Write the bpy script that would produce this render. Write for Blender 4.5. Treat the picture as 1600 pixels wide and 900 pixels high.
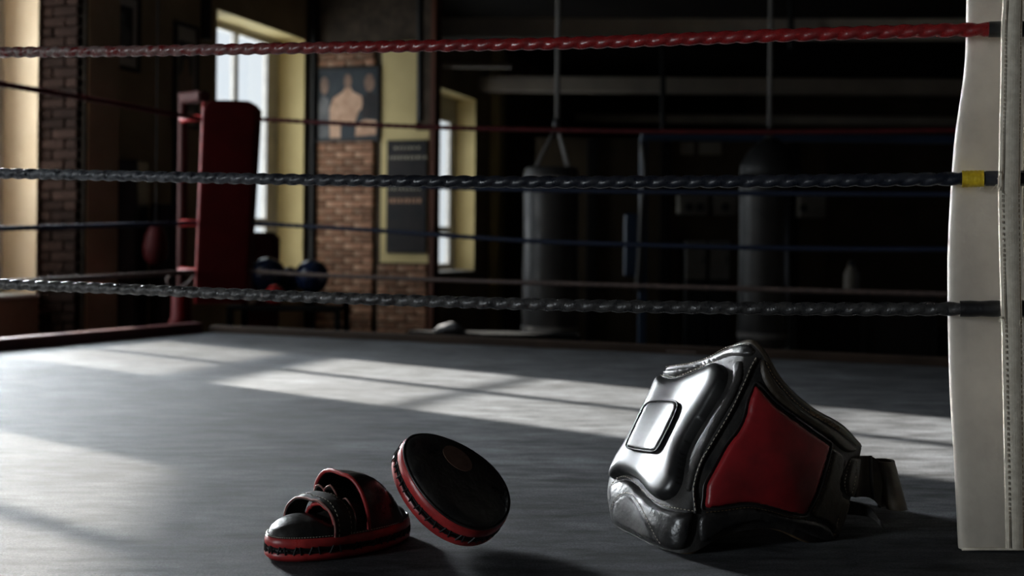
import bpy, bmesh, math, random
from mathutils import Vector, Matrix
from mathutils.bvhtree import BVHTree
from mathutils.geometry import delaunay_2d_cdt

for o in list(bpy.data.objects):
    bpy.data.objects.remove(o)
SC = bpy.context.scene
COL = SC.collection
random.seed(7)
V3 = Vector

# ------------------------------------------------------------------ camera
H = 0.62                       # lens height above the ring canvas (z = 0)
FPX = 1850.0
HOR = 380.0
ROLL = 0.0105
cr, sr = math.cos(ROLL), math.sin(ROLL)
CR, CU, CF = V3((cr, 0, sr)), V3((-sr, 0, cr)), V3((0, 1, 0))
CPOS = V3((0, 0, H))
cam = bpy.data.cameras.new('camera')
cam.sensor_width = 36
cam.lens = FPX / 1600 * 36
cam.shift_y = -(450 - HOR) / 1600
cam.clip_end = 100
cam.dof.use_dof = True
cam.dof.focus_distance = 2.45
cam.dof.aperture_fstop = 2.9
co = bpy.data.objects.new('camera', cam)
COL.objects.link(co)
co.matrix_world = Matrix(((CR.x, CU.x, 0, 0), (CR.y, CU.y, -1, 0), (CR.z, CU.z, 0, H), (0, 0, 0, 1)))
SC.camera = co

# ------------------------------------------------------------------ world, sun, window light, exposure
w = bpy.data.worlds.new('sky')
SC.world = w
w.use_nodes = True
bg = w.node_tree.nodes['Background']
bg.inputs[0].default_value = (0.86, 0.93, 1.0, 1)
bg.inputs[1].default_value = 1.1
SC.view_settings.view_transform = 'Standard'
SC.view_settings.look = 'None'
SC.view_settings.gamma = 1
SC.view_settings.use_curve_mapping = False
SC.view_settings.exposure = 0.0

UX, UY = 0.3085, 0.9512        # along the left wall, away from the camera
Q0 = V3((-3.55, 8.83, 0))


def W(a, t, z=0.0):
    """room point: a metres in from the left wall, t metres along it"""
    return V3((Q0.x + a * UY + t * UX, Q0.y - a * UX + t * UY, z))


ROT_U = math.atan2(UY, UX)     # z rotation that turns +x into the wall direction

SUN_E = 58.0
sd = V3((0.78, -0.62, -0.22)).normalized()
sl = bpy.data.lights.new('sun', 'SUN')
sl.energy = SUN_E
sl.angle = math.radians(0.8)
sl.color = (1.0, 0.94, 0.86)
so = bpy.data.objects.new('sun', sl)
so.rotation_euler = (-sd).to_track_quat('Z', 'Y').to_euler()
so.location = (-12, 18, 9)
COL.objects.link(so)

# openings of the left wall (t0, t1); glass 0.27 .. 2.72 above the canvas
WINS = [(-12.75, -11.00), (-7.00, -5.25), (-4.30, -2.55), (-1.75, 0.0), (2.41, 4.16), (7.90, 9.62)]  # first opening is unseen, set behind the camera to light the corner pad's front
WPOW = [760, 0, 190, 130, 26, 14]
Z_SILL, Z_LINT, GZ0, GZ1 = 0.18, 2.80, 0.27, 2.72
for (t0, t1), p in zip(WINS, WPOW):
    if not p:
        continue
    al = bpy.data.lights.new('window_daylight', 'AREA')
    al.shape = 'RECTANGLE'
    al.size, al.size_y = 1.3, 2.45
    al.energy = p
    al.color = (0.88, 0.94, 1.0)
    al.spread = math.radians(150)
    ao = bpy.data.objects.new('window_daylight', al)
    c = W(-0.5, (t0 + t1) / 2, (GZ0 + GZ1) / 2)
    ao.matrix_world = Matrix.Translation(c) @ Matrix(((UX, 0, -UY), (UY, 0, UX), (0, 1, 0))).to_4x4()
    COL.objects.link(ao)
# added lamp outside the fourth window, aimed at the gear for its highlights
al = bpy.data.lights.new('added_gear_lamp', 'AREA')
al.shape = 'RECTANGLE'
al.size, al.size_y = 1.9, 2.7
al.energy = 500
al.color = (0.92, 0.96, 1.0)
al.spread = math.radians(75)
ao = bpy.data.objects.new('added_gear_lamp', al)
ac = W(-1.35, -0.13, 1.85)
ao.matrix_world = Matrix.Translation(ac) @ (V3((0.15, 2.6, 0.25)) - ac).to_track_quat('-Z', 'Y').to_matrix().to_4x4()
COL.objects.link(ao)


# ------------------------------------------------------------------ pixel helpers (photo frame 1600 x 900)
def ray(px, py):
    return CF + CR * ((px - 800) / FPX) + CU * ((HOR - py) / FPX)


def at(px, py, Y):
    return CPOS + ray(px, py) * Y


def ground(px, py, z=0.0):
    d = ray(px, py)
    return CPOS + d * ((z - H) / d.z)


# ------------------------------------------------------------------ materials
def mat(name, col, rough=0.5, spec=0.5, metal=0.0, noise=None, bump=None, col2=None, scale=20.0, coat=0.0,
        stretch=(1, 1, 1), rvar=0.0, obj_random=0.0, sheen=0.0, lo=0.35, hi=0.65):
    m = bpy.data.materials.new(name)
    m.use_nodes = True
    nt = m.node_tree
    b = nt.nodes['Principled BSDF']
    b.inputs['Base Color'].default_value = (*col, 1)
    b.inputs['Roughness'].default_value = rough
    b.inputs['Specular IOR Level'].default_value = spec
    b.inputs['Metallic'].default_value = metal
    b.inputs['Coat Weight'].default_value = coat
    b.inputs['Sheen Weight'].default_value = sheen
    if col2 or bump or rvar:
        tc = nt.nodes.new('ShaderNodeTexCoord')
        mp = nt.nodes.new('ShaderNodeMapping')
        mp.inputs['Scale'].default_value = stretch
        nt.links.new(tc.outputs['Object'], mp.inputs['Vector'])
        nz = nt.nodes.new('ShaderNodeTexNoise')
        nz.inputs['Scale'].default_value = scale
        nz.inputs['Detail'].default_value = 5
        nz.inputs['Roughness'].default_value = 0.6
        nt.links.new(mp.outputs[0], nz.inputs['Vector'])
        rp = nt.nodes.new('ShaderNodeMapRange')
        rp.inputs[1].default_value, rp.inputs[2].default_value = lo, hi
        nt.links.new(nz.outputs[0], rp.inputs[0])
        if col2:
            mx = nt.nodes.new('ShaderNodeMix')
            mx.data_type = 'RGBA'
            mx.inputs[6].default_value = (*col, 1)
            mx.inputs[7].default_value = (*col2, 1)
            nt.links.new(rp.outputs[0], mx.inputs[0])
            out = mx.outputs[2]
            if obj_random:
                oi = nt.nodes.new('ShaderNodeObjectInfo')
                hs = nt.nodes.new('ShaderNodeHueSaturation')
                r2 = nt.nodes.new('ShaderNodeMapRange')
                r2.inputs[3].default_value, r2.inputs[4].default_value = 1 - obj_random, 1 + obj_random
                nt.links.new(oi.outputs['Random'], r2.inputs[0])
                nt.links.new(r2.outputs[0], hs.inputs['Value'])
                nt.links.new(out, hs.inputs['Color'])
                out = hs.outputs[0]
            nt.links.new(out, b.inputs['Base Color'])
        if rvar:
            r3 = nt.nodes.new('ShaderNodeMapRange')
            r3.inputs[1].default_value, r3.inputs[2].default_value = 0.3, 0.7
            r3.inputs[3].default_value, r3.inputs[4].default_value = max(0.05, rough - rvar), min(1, rough + rvar)
            nt.links.new(nz.outputs[0], r3.inputs[0])
            nt.links.new(r3.outputs[0], b.inputs['Roughness'])
        if bump:
            bs, bstr, bdist = bump
            n2 = nt.nodes.new('ShaderNodeTexNoise')
            n2.inputs['Scale'].default_value = bs
            n2.inputs['Detail'].default_value = 4
            nt.links.new(mp.outputs[0], n2.inputs['Vector'])
            bp = nt.nodes.new('ShaderNodeBump')
            bp.inputs['Strength'].default_value = bstr
            bp.inputs['Distance'].default_value = bdist
            nt.links.new(n2.outputs[0], bp.inputs['Height'])
            nt.links.new(bp.outputs[0], b.inputs['Normal'])
    return m


M = {}
M['leather'] = mat('black_leather', (0.010, 0.010, 0.011), 0.34, 0.5, bump=(34, 0.45, 0.007), rvar=0.12,
                   col2=(0.022, 0.020, 0.018), scale=14)
M['leather_matte'] = mat('worn_black_leather', (0.012, 0.012, 0.012), 0.55, 0.28, bump=(60, 0.45, 0.004), rvar=0.1,
                         col2=(0.030, 0.027, 0.024), scale=22)
M['leather_gloss'] = mat('glossy_black_leather', (0.012, 0.012, 0.012), 0.33, 0.6)
M['leather_brown'] = mat('brown_black_leather', (0.018, 0.014, 0.010), 0.45, 0.45, bump=(50, 0.4, 0.004), rvar=0.1,
                         col2=(0.05, 0.038, 0.024), scale=18)
M['red_leather'] = mat('red_leather', (0.27, 0.014, 0.018), 0.40, 0.45, bump=(35, 0.2, 0.003), rvar=0.08,
                       col2=(0.15, 0.010, 0.012), scale=12)
M['worn_edge'] = mat('worn_pink_edge', (0.36, 0.20, 0.17), 0.6, 0.3, col2=(0.22, 0.05, 0.045), scale=60)
M['red_vinyl'] = mat('red_vinyl', (0.46, 0.042, 0.040), 0.36, 0.5, col2=(0.27, 0.018, 0.020), scale=25, rvar=0.1,
                     bump=(60, 0.25, 0.003))
M['post_paint'] = mat('faded_red_post_paint', (0.060, 0.022, 0.019), 0.7, 0.12, col2=(0.04, 0.011, 0.010), scale=8)
M['pad_red'] = mat('corner_pad_red', (0.078, 0.002, 0.003), 0.6, 0.1, col2=(0.060, 0.002, 0.0025), scale=6, rvar=0.08)
M['thread'] = mat('pale_thread', (0.45, 0.40, 0.32), 0.7, 0.2)
M['tan_edge'] = mat('tan_leather_edge', (0.16, 0.10, 0.05), 0.6, 0.3, col2=(0.07, 0.045, 0.025), scale=40)
M['black_cord'] = mat('black_lacing', (0.008, 0.008, 0.009), 0.5, 0.4)
M['lining'] = mat('dark_red_lining', (0.16, 0.012, 0.015), 0.6, 0.3, col2=(0.07, 0.006, 0.008), scale=30)
M['patch_brown'] = mat('worn_brown_patch', (0.20, 0.115, 0.085), 0.5, 0.35, col2=(0.11, 0.06, 0.045), scale=30)
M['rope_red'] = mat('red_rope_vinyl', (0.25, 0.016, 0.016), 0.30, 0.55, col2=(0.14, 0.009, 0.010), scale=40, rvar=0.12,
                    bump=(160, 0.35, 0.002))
def grey_blend(m, x0, x1, col):
    """worn, dust-grey stretch of a rope: fades in towards -x, broken up by noise"""
    nt = m.node_tree
    b = nt.nodes['Principled BSDF']
    src = b.inputs['Base Color'].links[0].from_socket
    tc = nt.nodes.new('ShaderNodeTexCoord')
    sp_ = nt.nodes.new('ShaderNodeSeparateXYZ')
    nt.links.new(tc.outputs['Object'], sp_.inputs[0])
    rg = nt.nodes.new('ShaderNodeMapRange')
    rg.inputs[1].default_value, rg.inputs[2].default_value = x1, x0
    nt.links.new(sp_.outputs[0], rg.inputs[0])
    nz = nt.nodes.new('ShaderNodeTexNoise')
    nz.inputs['Scale'].default_value = 55
    nz.inputs['Detail'].default_value = 4
    nt.links.new(tc.outputs['Object'], nz.inputs['Vector'])
    r2 = nt.nodes.new('ShaderNodeMapRange')
    r2.inputs[1].default_value, r2.inputs[2].default_value = 0.35, 0.6
    nt.links.new(nz.outputs[0], r2.inputs[0])
    mu = nt.nodes.new('ShaderNodeMath')
    mu.operation = 'MULTIPLY'
    nt.links.new(rg.outputs[0], mu.inputs[0])
    nt.links.new(r2.outputs[0], mu.inputs[1])
    mx = nt.nodes.new('ShaderNodeMix')
    mx.data_type = 'RGBA'
    mx.inputs[7].default_value = (*col, 1)
    nt.links.new(mu.outputs[0], mx.inputs[0])
    nt.links.new(src, mx.inputs[6])
    nt.links.new(mx.outputs[2], b.inputs['Base Color'])


grey_blend(M['rope_red'], -1.2, -0.35, (0.34, 0.27, 0.25))
M['rope_blue'] = mat('navy_rope_vinyl', (0.008, 0.010, 0.016), 0.33, 0.4, col2=(0.018, 0.020, 0.026), scale=40,
                     rvar=0.12, bump=(160, 0.4, 0.002))
M['rope_grey'] = mat('charcoal_rope_vinyl', (0.018, 0.018, 0.019), 0.33, 0.45, col2=(0.040, 0.038, 0.036), scale=60,
                     rvar=0.14, bump=(130, 0.6, 0.003))
grey_blend(M['rope_blue'], -1.3, -0.2, (0.20, 0.21, 0.23))
grey_blend(M['rope_grey'], -1.3, 0.3, (0.22, 0.215, 0.21))
M['rope_far_red'] = mat('dark_red_rope', (0.06, 0.005, 0.006), 0.6, 0.12, col2=(0.04, 0.004, 0.005), scale=20)
M['rope_pale'] = mat('pale_dirty_rope', (0.11, 0.075, 0.064), 0.6, 0.3, col2=(0.06, 0.042, 0.037), scale=30)
M['rope_royal'] = mat('blue_rope_vinyl', (0.010, 0.018, 0.042), 0.55, 0.2, col2=(0.008, 0.012, 0.028), scale=30)
M['tape_yellow'] = mat('yellow_tape', (0.62, 0.44, 0.02), 0.4, 0.4, col2=(0.38, 0.25, 0.01), scale=60,
                       bump=(90, 0.6, 0.004))
M['tape_black'] = mat('black_tape', (0.01, 0.01, 0.011), 0.38, 0.5, bump=(90, 0.5, 0.003))
M['white_vinyl'] = mat('white_pad_vinyl', (0.66, 0.60, 0.51), 0.48, 0.4, col2=(0.36, 0.32, 0.27), scale=4, rvar=0.1,
                       bump=(9, 0.3, 0.02), lo=0.3, hi=0.75)
M['white_webbing'] = mat('white_webbing', (0.80, 0.74, 0.62), 0.75, 0.2, col2=(0.58, 0.52, 0.42), scale=60,
                         bump=(220, 0.25, 0.002), lo=0.2, hi=0.6)
M['steel_dark'] = mat('dark_steel', (0.03, 0.03, 0.032), 0.45, 0.5, metal=0.4)
M['steel'] = mat('dull_steel', (0.30, 0.29, 0.28), 0.4, 0.5, metal=0.8)
M['black_paint'] = mat('black_paint', (0.012, 0.012, 0.012), 0.5, 0.4)
M['plaster_light'] = mat('warm_plaster', (0.36, 0.27, 0.17), 0.8, 0.2, col2=(0.26, 0.19, 0.11), scale=2)
M['plaster'] = mat('cream_plaster', (0.38, 0.29, 0.175), 0.85, 0.2, col2=(0.25, 0.19, 0.11), scale=1.6, bump=(12, 0.3, 0.01))
M['reveal_cream'] = mat('cream_paint', (0.60, 0.47, 0.32), 0.7, 0.2, col2=(0.48, 0.36, 0.23), scale=1.5, bump=(10, 0.2, 0.01))
M['reveal'] = mat('cream_yellow_paint', (0.75, 0.62, 0.31), 0.7, 0.25, col2=(0.62, 0.50, 0.24), scale=1.5, bump=(10, 0.2, 0.01))
M['mortar'] = mat('dark_mortar', (0.10, 0.075, 0.055), 0.9, 0.15, col2=(0.05, 0.04, 0.03), scale=8)
M['mortar_dark'] = mat('near_black_mortar', (0.020, 0.015, 0.011), 0.9, 0.05, col2=(0.012, 0.010, 0.008), scale=8)  # near-black joints for the pier
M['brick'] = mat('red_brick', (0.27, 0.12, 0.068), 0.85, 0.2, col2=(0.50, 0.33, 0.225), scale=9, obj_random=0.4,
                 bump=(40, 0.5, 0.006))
M['brick_dark'] = mat('near_black_brick', (0.013, 0.007, 0.005), 0.9, 0.05, col2=(0.022, 0.012, 0.009), scale=9,
                      obj_random=0.4, bump=(40, 0.5, 0.006))  # pier bricks, far darker than the partition's
M['frame_paint'] = mat('white_window_paint', (0.60, 0.58, 0.54), 0.5, 0.35, col2=(0.48, 0.46, 0.43), scale=5)
M['ceil'] = mat('dark_ceiling_boards', (0.028, 0.022, 0.018), 0.8, 0.2, col2=(0.018, 0.014, 0.012), scale=3)
M['beam'] = mat('pale_beam_paint', (0.50, 0.44, 0.36), 0.7, 0.25, col2=(0.38, 0.33, 0.28), scale=2)
M['floor'] = mat('gym_floor', (0.03, 0.027, 0.025), 0.55, 0.35, col2=(0.02, 0.018, 0.017), scale=3)
M['wall_dark'] = mat('brown_wall_paint', (0.11, 0.082, 0.050), 0.85, 0.2, col2=(0.075, 0.055, 0.035), scale=1.2)
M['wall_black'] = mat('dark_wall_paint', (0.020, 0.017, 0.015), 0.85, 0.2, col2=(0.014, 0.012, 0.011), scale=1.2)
M['timber'] = mat('red_brown_timber', (0.13, 0.045, 0.024), 0.55, 0.35, col2=(0.08, 0.028, 0.016), scale=6, stretch=(1, 1, .15))
M['board_red'] = mat('dark_red_board', (0.095, 0.018, 0.018), 0.55, 0.35, col2=(0.055, 0.012, 0.012), scale=5)
M['board_brown'] = mat('brown_edge_board', (0.05, 0.032, 0.022), 0.7, 0.15, col2=(0.03, 0.019, 0.013), scale=4)
M['navy_rubber'] = mat('navy_rubber', (0.016, 0.030, 0.085), 0.22, 0.7, col2=(0.012, 0.020, 0.055), scale=8, rvar=0.05)
M['red_rubber'] = mat('red_rubber', (0.36, 0.018, 0.02), 0.25, 0.6)
M['cream_rubber'] = mat('cream_rubber', (0.6, 0.52, 0.42), 0.4, 0.5)
M['maroon'] = mat('maroon_vinyl', (0.05, 0.006, 0.007), 0.6, 0.15)
M['bag_grey'] = mat('grey_bag_leather', (0.036, 0.034, 0.033), 0.45, 0.5, col2=(0.024, 0.023, 0.022), scale=5, rvar=0.1)
M['strap_grey'] = mat('grey_bag_strap', (0.18, 0.17, 0.16), 0.6, 0.3)
M['rack_blue'] = mat('blue_rack_paint', (0.020, 0.045, 0.095), 0.4, 0.5)
M['paper'] = mat('aged_paper', (0.42, 0.38, 0.30), 0.8, 0.2, col2=(0.34, 0.30, 0.24), scale=6)
M['box_pale'] = mat('pale_cabinet_paint', (0.30, 0.28, 0.24), 0.6, 0.3, col2=(0.23, 0.21, 0.18), scale=4)
M['photo_dark'] = mat('dark_photo_print', (0.020, 0.022, 0.026), 0.45, 0.4, col2=(0.05, 0.05, 0.052), scale=7)
M['mount'] = mat('grey_picture_mount', (0.5, 0.46, 0.4), 0.7, 0.3)
M['print_navy'] = mat('poster_navy_print', (0.022, 0.032, 0.042), 0.5, 0.3, col2=(0.04, 0.052, 0.06), scale=4)
M['print_skin'] = mat('poster_skin_print', (0.72, 0.47, 0.32), 0.5, 0.3, col2=(0.50, 0.29, 0.18), scale=9)
M['print_skin_dark'] = mat('poster_dark_skin_print', (0.32, 0.20, 0.14), 0.5, 0.3, col2=(0.18, 0.115, 0.085), scale=12)
M['print_grey'] = mat('poster_grey_print', (0.19, 0.19, 0.19), 0.5, 0.3, col2=(0.09, 0.095, 0.10), scale=9)
M['board_black'] = mat('black_notice_print', (0.012, 0.013, 0.015), 0.5, 0.3, col2=(0.028, 0.022, 0.022), scale=4)
M['print_cream'] = mat('cream_print', (0.42, 0.38, 0.29), 0.6, 0.3)
M['print_orange'] = mat('orange_print', (0.48, 0.27, 0.17), 0.6, 0.3)
M['bench'] = mat('matt_black_bench', (0.006, 0.006, 0.006), 0.95, 0.03)
M['towel'] = mat('grey_towel', (0.16, 0.16, 0.165), 0.9, 0.1, bump=(60, 0.5, 0.01))


def canvas_mat():
    m = bpy.data.materials.new('grey_ring_canvas')
    m.use_nodes = True
    nt = m.node_tree
    b = nt.nodes['Principled BSDF']
    b.inputs['Roughness'].default_value = 0.75
    b.inputs['Specular IOR Level'].default_value = 0.25
    tc = nt.nodes.new('ShaderNodeTexCoord')

    def noise(sx, sy, sc, det, rot=0.0):
        mp = nt.nodes.new('ShaderNodeMapping')
        mp.inputs['Scale'].default_value = (sx, sy, 1)
        mp.inputs['Rotation'].default_value = (0, 0, rot)
        nt.links.new(tc.outputs['Object'], mp.inputs['Vector'])
        n = nt.nodes.new('ShaderNodeTexNoise')
        n.inputs['Scale'].default_value = sc
        n.inputs['Detail'].default_value = det
        n.inputs['Roughness'].default_value = 0.65
        nt.links.new(mp.outputs[0], n.inputs['Vector'])
        return n.outputs[0]

    big = noise(0.7, 1.3, 1.8, 6)
    streak = noise(2.0, 6.0, 3.0, 7, 0.12)
    fine = noise(1, 1, 210, 3)

    def rng(s, a, bb, c, d):
        r = nt.nodes.new('ShaderNodeMapRange')
        for i, x in enumerate((a, bb, c, d)):
            r.inputs[i + 1].default_value = x
        nt.links.new(s, r.inputs[0])
        return r.outputs[0]

    def mul(a, bb):
        n = nt.nodes.new('ShaderNodeMath')
        n.operation = 'MULTIPLY'
        nt.links.new(a, n.inputs[0])
        nt.links.new(bb, n.inputs[1])
        return n.outputs[0]

    val = mul(mul(rng(big, .3, .7, .5, 1.5), rng(streak, .36, .64, .4, 1.6)), rng(fine, .3, .7, .45, 1.55))
    hs = nt.nodes.new('ShaderNodeHueSaturation')
    hs.inputs['Color'].default_value = (0.055, 0.058, 0.064, 1)
    nt.links.new(val, hs.inputs['Value'])
    nt.links.new(hs.outputs[0], b.inputs['Base Color'])
    bp = nt.nodes.new('ShaderNodeBump')
    bp.inputs['Strength'].default_value = 0.5
    bp.inputs['Distance'].default_value = 0.0016
    nt.links.new(fine, bp.inputs['Height'])
    b2 = nt.nodes.new('ShaderNodeBump')
    b2.inputs['Strength'].default_value = 0.35
    b2.inputs['Distance'].default_value = 0.012
    nt.links.new(streak, b2.inputs['Height'])
    nt.links.new(bp.outputs[0], b2.inputs['Normal'])
    nt.links.new(b2.outputs[0], b.inputs['Normal'])
    return m


M['canvas'] = canvas_mat()


def glass_mat(name, tint):
    m = bpy.data.materials.new(name)
    m.use_nodes = True
    nt = m.node_tree
    nt.nodes.remove(nt.nodes['Principled BSDF'])
    out = nt.nodes['Material Output']
    tr = nt.nodes.new('ShaderNodeBsdfTransparent')
    tr.inputs[0].default_value = (*tint, 1)
    gl = nt.nodes.new('ShaderNodeBsdfGlossy')
    gl.inputs['Roughness'].default_value = 0.03
    lw = nt.nodes.new('ShaderNodeLayerWeight')
    pw = nt.nodes.new('ShaderNodeMath')
    pw.operation = 'POWER'
    pw.inputs[1].default_value = 4.0
    nt.links.new(lw.outputs['Facing'], pw.inputs[0])
    fr = nt.nodes.new('ShaderNodeMapRange')
    fr.inputs[3].default_value, fr.inputs[4].default_value = 0.03, 0.8
    nt.links.new(pw.outputs[0], fr.inputs[0])
    mx = nt.nodes.new('ShaderNodeMixShader')
    nt.links.new(fr.outputs[0], mx.inputs[0])
    nt.links.new(tr.outputs[0], mx.inputs[1])
    nt.links.new(gl.outputs[0], mx.inputs[2])
    nt.links.new(mx.outputs[0], out.inputs[0])
    return m


M['glass'] = glass_mat('window_glass', (0.95, 0.96, 0.96))
M['glass_dimmed'] = glass_mat('dimmed_window_glass', (0.62, 0.62, 0.61))  # tint added to unseen panes to weaken the sun patches


# ------------------------------------------------------------------ mesh helpers
def wmat(o):
    m = o.matrix_basis.copy()
    while o.parent is not None:
        o = o.parent
        m = o.matrix_basis @ m
    return m


class MB:
    def __init__(s):
        s.v, s.f = [], []

    def add(s, vs, fs):
        b = len(s.v)
        s.v += [tuple(p) for p in vs]
        s.f += [tuple(i + b for i in f) for f in fs]
        return s

    def box(s, c, size, mx=None, bev=0.0):
        """box about c; mx = 3x3 orientation; bev chamfers the vertical edges and the rims"""
        hx, hy, hz = size[0] / 2, size[1] / 2, size[2] / 2
        c = V3(c)
        mx = mx or Matrix.Identity(3)
        if bev <= 0:
            vs = [c + mx @ V3((x, y, z)) for z in (-hz, hz) for x, y in ((-hx, -hy), (hx, -hy), (hx, hy), (-hx, hy))]
            return s.add(vs, [(3, 2, 1, 0), (4, 5, 6, 7), (0, 1, 5, 4), (1, 2, 6, 5), (2, 3, 7, 6), (3, 0, 4, 7)])
        b = min(bev, hx * .9, hy * .9, hz * .9)
        rings = []
        for z, i in ((-hz, b), (-hz + b, 0), (hz - b, 0), (hz, b)):
            x, y = hx - i, hy - i
            k = b
            rings.append([(x, -y + k, z), (x, y - k, z), (x - k, y, z), (-x + k, y, z), (-x, y - k, z), (-x, -y + k, z),
                          (-x + k, -y, z), (x - k, -y, z)])
        vs = [c + mx @ V3(p) for r in rings for p in r]
        fs = [tuple(range(7, -1, -1)), tuple(range(24, 32))]
        for r in range(3):
            for i in range(8):
                j = (i + 1) % 8
                fs.append((r * 8 + i, r * 8 + j, r * 8 + 8 + j, r * 8 + 8 + i))
        return s.add(vs, fs)

    def tube(s, pts, r, n=8, cap=True, closed=False):
        pts = [V3(p) for p in pts]
        rs = r if isinstance(r, (list, tuple)) else [r] * len(pts)
        L = len(pts)
        up = None
        vs, fs = [], []
        for i, p in enumerate(pts):
            if closed:
                t = pts[(i + 1) % L] - pts[i - 1]
            else:
                t = pts[min(i + 1, L - 1)] - pts[max(i - 1, 0)]
            if t.length < 1e-9:
                t = V3((0, 0, 1))
            t.normalize()
            if up is None:
                a = V3((0, 0, 1)) if abs(t.z) < .9 else V3((1, 0, 0))
                up = (a - t * a.dot(t)).normalized()
            else:
                up = up - t * up.dot(t)
                if up.length < 1e-6:
                    a = V3((0, 0, 1)) if abs(t.z) < .9 else V3((1, 0, 0))
                    up = a - t * a.dot(t)
                up.normalize()
            sd_ = t.cross(up)
            for k in range(n):
                th = 2 * math.pi * k / n
                vs.append(p + (up * math.cos(th) + sd_ * math.sin(th)) * rs[i])
        for i in range(L if closed else L - 1):
            for k in range(n):
                k2 = (k + 1) % n
                a, b = i * n, ((i + 1) % L) * n
                fs.append((a + k, b + k, b + k2, a + k2))
        if cap and not closed:
            fs.append(tuple(range(n)))
            fs.append(tuple(range((L - 1) * n + n - 1, (L - 1) * n - 1, -1)))
        return s.add(vs, fs)

    def grid(s, rows, closed_u=False, closed_v=False):
        n, m = len(rows), len(rows[0])
        vs = [p for r in rows for p in r]
        fs = []
        for i in range(n if closed_v else n - 1):
            for j in range(m if closed_u else m - 1):
                i2, j2 = (i + 1) % n, (j + 1) % m
                fs.append((i * m + j, i * m + j2, i2 * m + j2, i2 * m + j))
        return s.add(vs, fs)

    def lathe(s, prof, n=24, c=(0, 0, 0), mx=None):
        mx = mx or Matrix.Identity(3)
        c = V3(c)
        rows = [[c + mx @ V3((r * math.cos(2 * math.pi * k / n), r * math.sin(2 * math.pi * k / n), z)) for k in range(n)]
                for r, z in prof]
        b = len(s.v)
        s.grid(rows, closed_u=True)
        if prof[0][0] > 1e-6:
            s.f.append(tuple(b + k for k in range(n - 1, -1, -1)))
        if prof[-1][0] > 1e-6:
            e = b + (len(prof) - 1) * n
            s.f.append(tuple(e + k for k in range(n)))
        return s

    def build(s, name, material, parent=None, smooth=False, angle=None):
        me = bpy.data.meshes.new(name)
        org = wmat(parent).inverted() if parent is not None else None
        me.from_pydata([tuple(org @ V3(p)) for p in s.v] if org else s.v, [], s.f)
        me.update()
        if material:
            me.materials.append(material)
        bm = bmesh.new()
        bm.from_mesh(me)
        bmesh.ops.recalc_face_normals(bm, faces=bm.faces)
        bm.to_mesh(me)
        bm.free()
        if smooth:
            me.polygons.foreach_set('use_smooth', [True] * len(me.polygons))
            if angle:
                me.set_sharp_from_angle(angle=math.radians(angle))
        o = bpy.data.objects.new(name, me)
        COL.objects.link(o)
        if parent is not None:
            o.parent = parent
        return o


def tag(o, label, cat, group=None):
    o['label'] = label
    o['category'] = cat
    if group:
        o['group'] = group
    return o


def thing(name, loc, label, cat, group=None, rz=0.0):
    o = bpy.data.objects.new(name, None)
    o.empty_display_size = 0.1
    COL.objects.link(o)
    o.matrix_world = Matrix.Translation(V3(loc)) @ Matrix.Rotation(rz, 4, 'Z')
    return tag(o, label, cat, group)


def struct(o):
    o['kind'] = 'structure'
    return o


def stuff(o):
    o['kind'] = 'stuff'
    return o


def catmull(pts, n, closed=False):
    pts = [V3(p) for p in pts]
    L = len(pts)
    out = []
    segs = L if closed else L - 1
    for i in range(segs):
        if closed:
            p0, p1, p2, p3 = pts[i - 1], pts[i], pts[(i + 1) % L], pts[(i + 2) % L]
        else:
            p1, p2 = pts[i], pts[i + 1]
            p0 = pts[i - 1] if i else p1 * 2 - p2
            p3 = pts[i + 2] if i + 2 < L else p2 * 2 - p1
        for k in range(n):
            t = k / n
            out.append(0.5 * (2 * p1 + (p2 - p0) * t + (2 * p0 - 5 * p1 + 4 * p2 - p3) * t * t +
                              (3 * p1 - p0 - 3 * p2 + p3) * t ** 3))
    if not closed:
        out.append(pts[-1].copy())
    return out


def resample(pts, step, closed=False):
    pts = [V3(p) for p in pts]
    if closed:
        pts = pts + [pts[0]]
    d = [0.0]
    for a, b in zip(pts, pts[1:]):
        d.append(d[-1] + (b - a).length)
    n = max(2, int(round(d[-1] / step)))
    out, j = [], 0
    for k in range(n + (0 if closed else 1)):
        s = d[-1] * k / n
        while j < len(d) - 2 and d[j + 1] < s:
            j += 1
        q = (s - d[j]) / max(1e-12, d[j + 1] - d[j])
        out.append(pts[j].lerp(pts[j + 1], min(1, q)))
    return out


def wmx():
    """3x3: local x = wall direction u, local y = out of the left wall (v), z up"""
    return Matrix(((UX, UY, 0), (UY, -UX, 0), (0, 0, 1)))


def wbox(mb, a0, a1, t0, t1, z0, z1, bev=0.0):
    return mb.box(W((a0 + a1) / 2, (t0 + t1) / 2, (z0 + z1) / 2), (t1 - t0, a1 - a0, z1 - z0), wmx(), bev)


# ------------------------------------------------------------------ room shell
FZ = -0.95
CZ = 3.75
T_MIN, T_MAX, A_MAX = -14.0, 17.5, 11.5

mb = MB()
wbox(mb, -0.4, A_MAX, T_MIN, T_MAX, FZ - 0.1, FZ)
struct(mb.build('floor', M['floor']))
mb = MB()
wbox(mb, -0.4, A_MAX, T_MIN, T_MAX, CZ, CZ + 0.12)
struct(mb.build('ceiling', M['ceil']))
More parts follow.
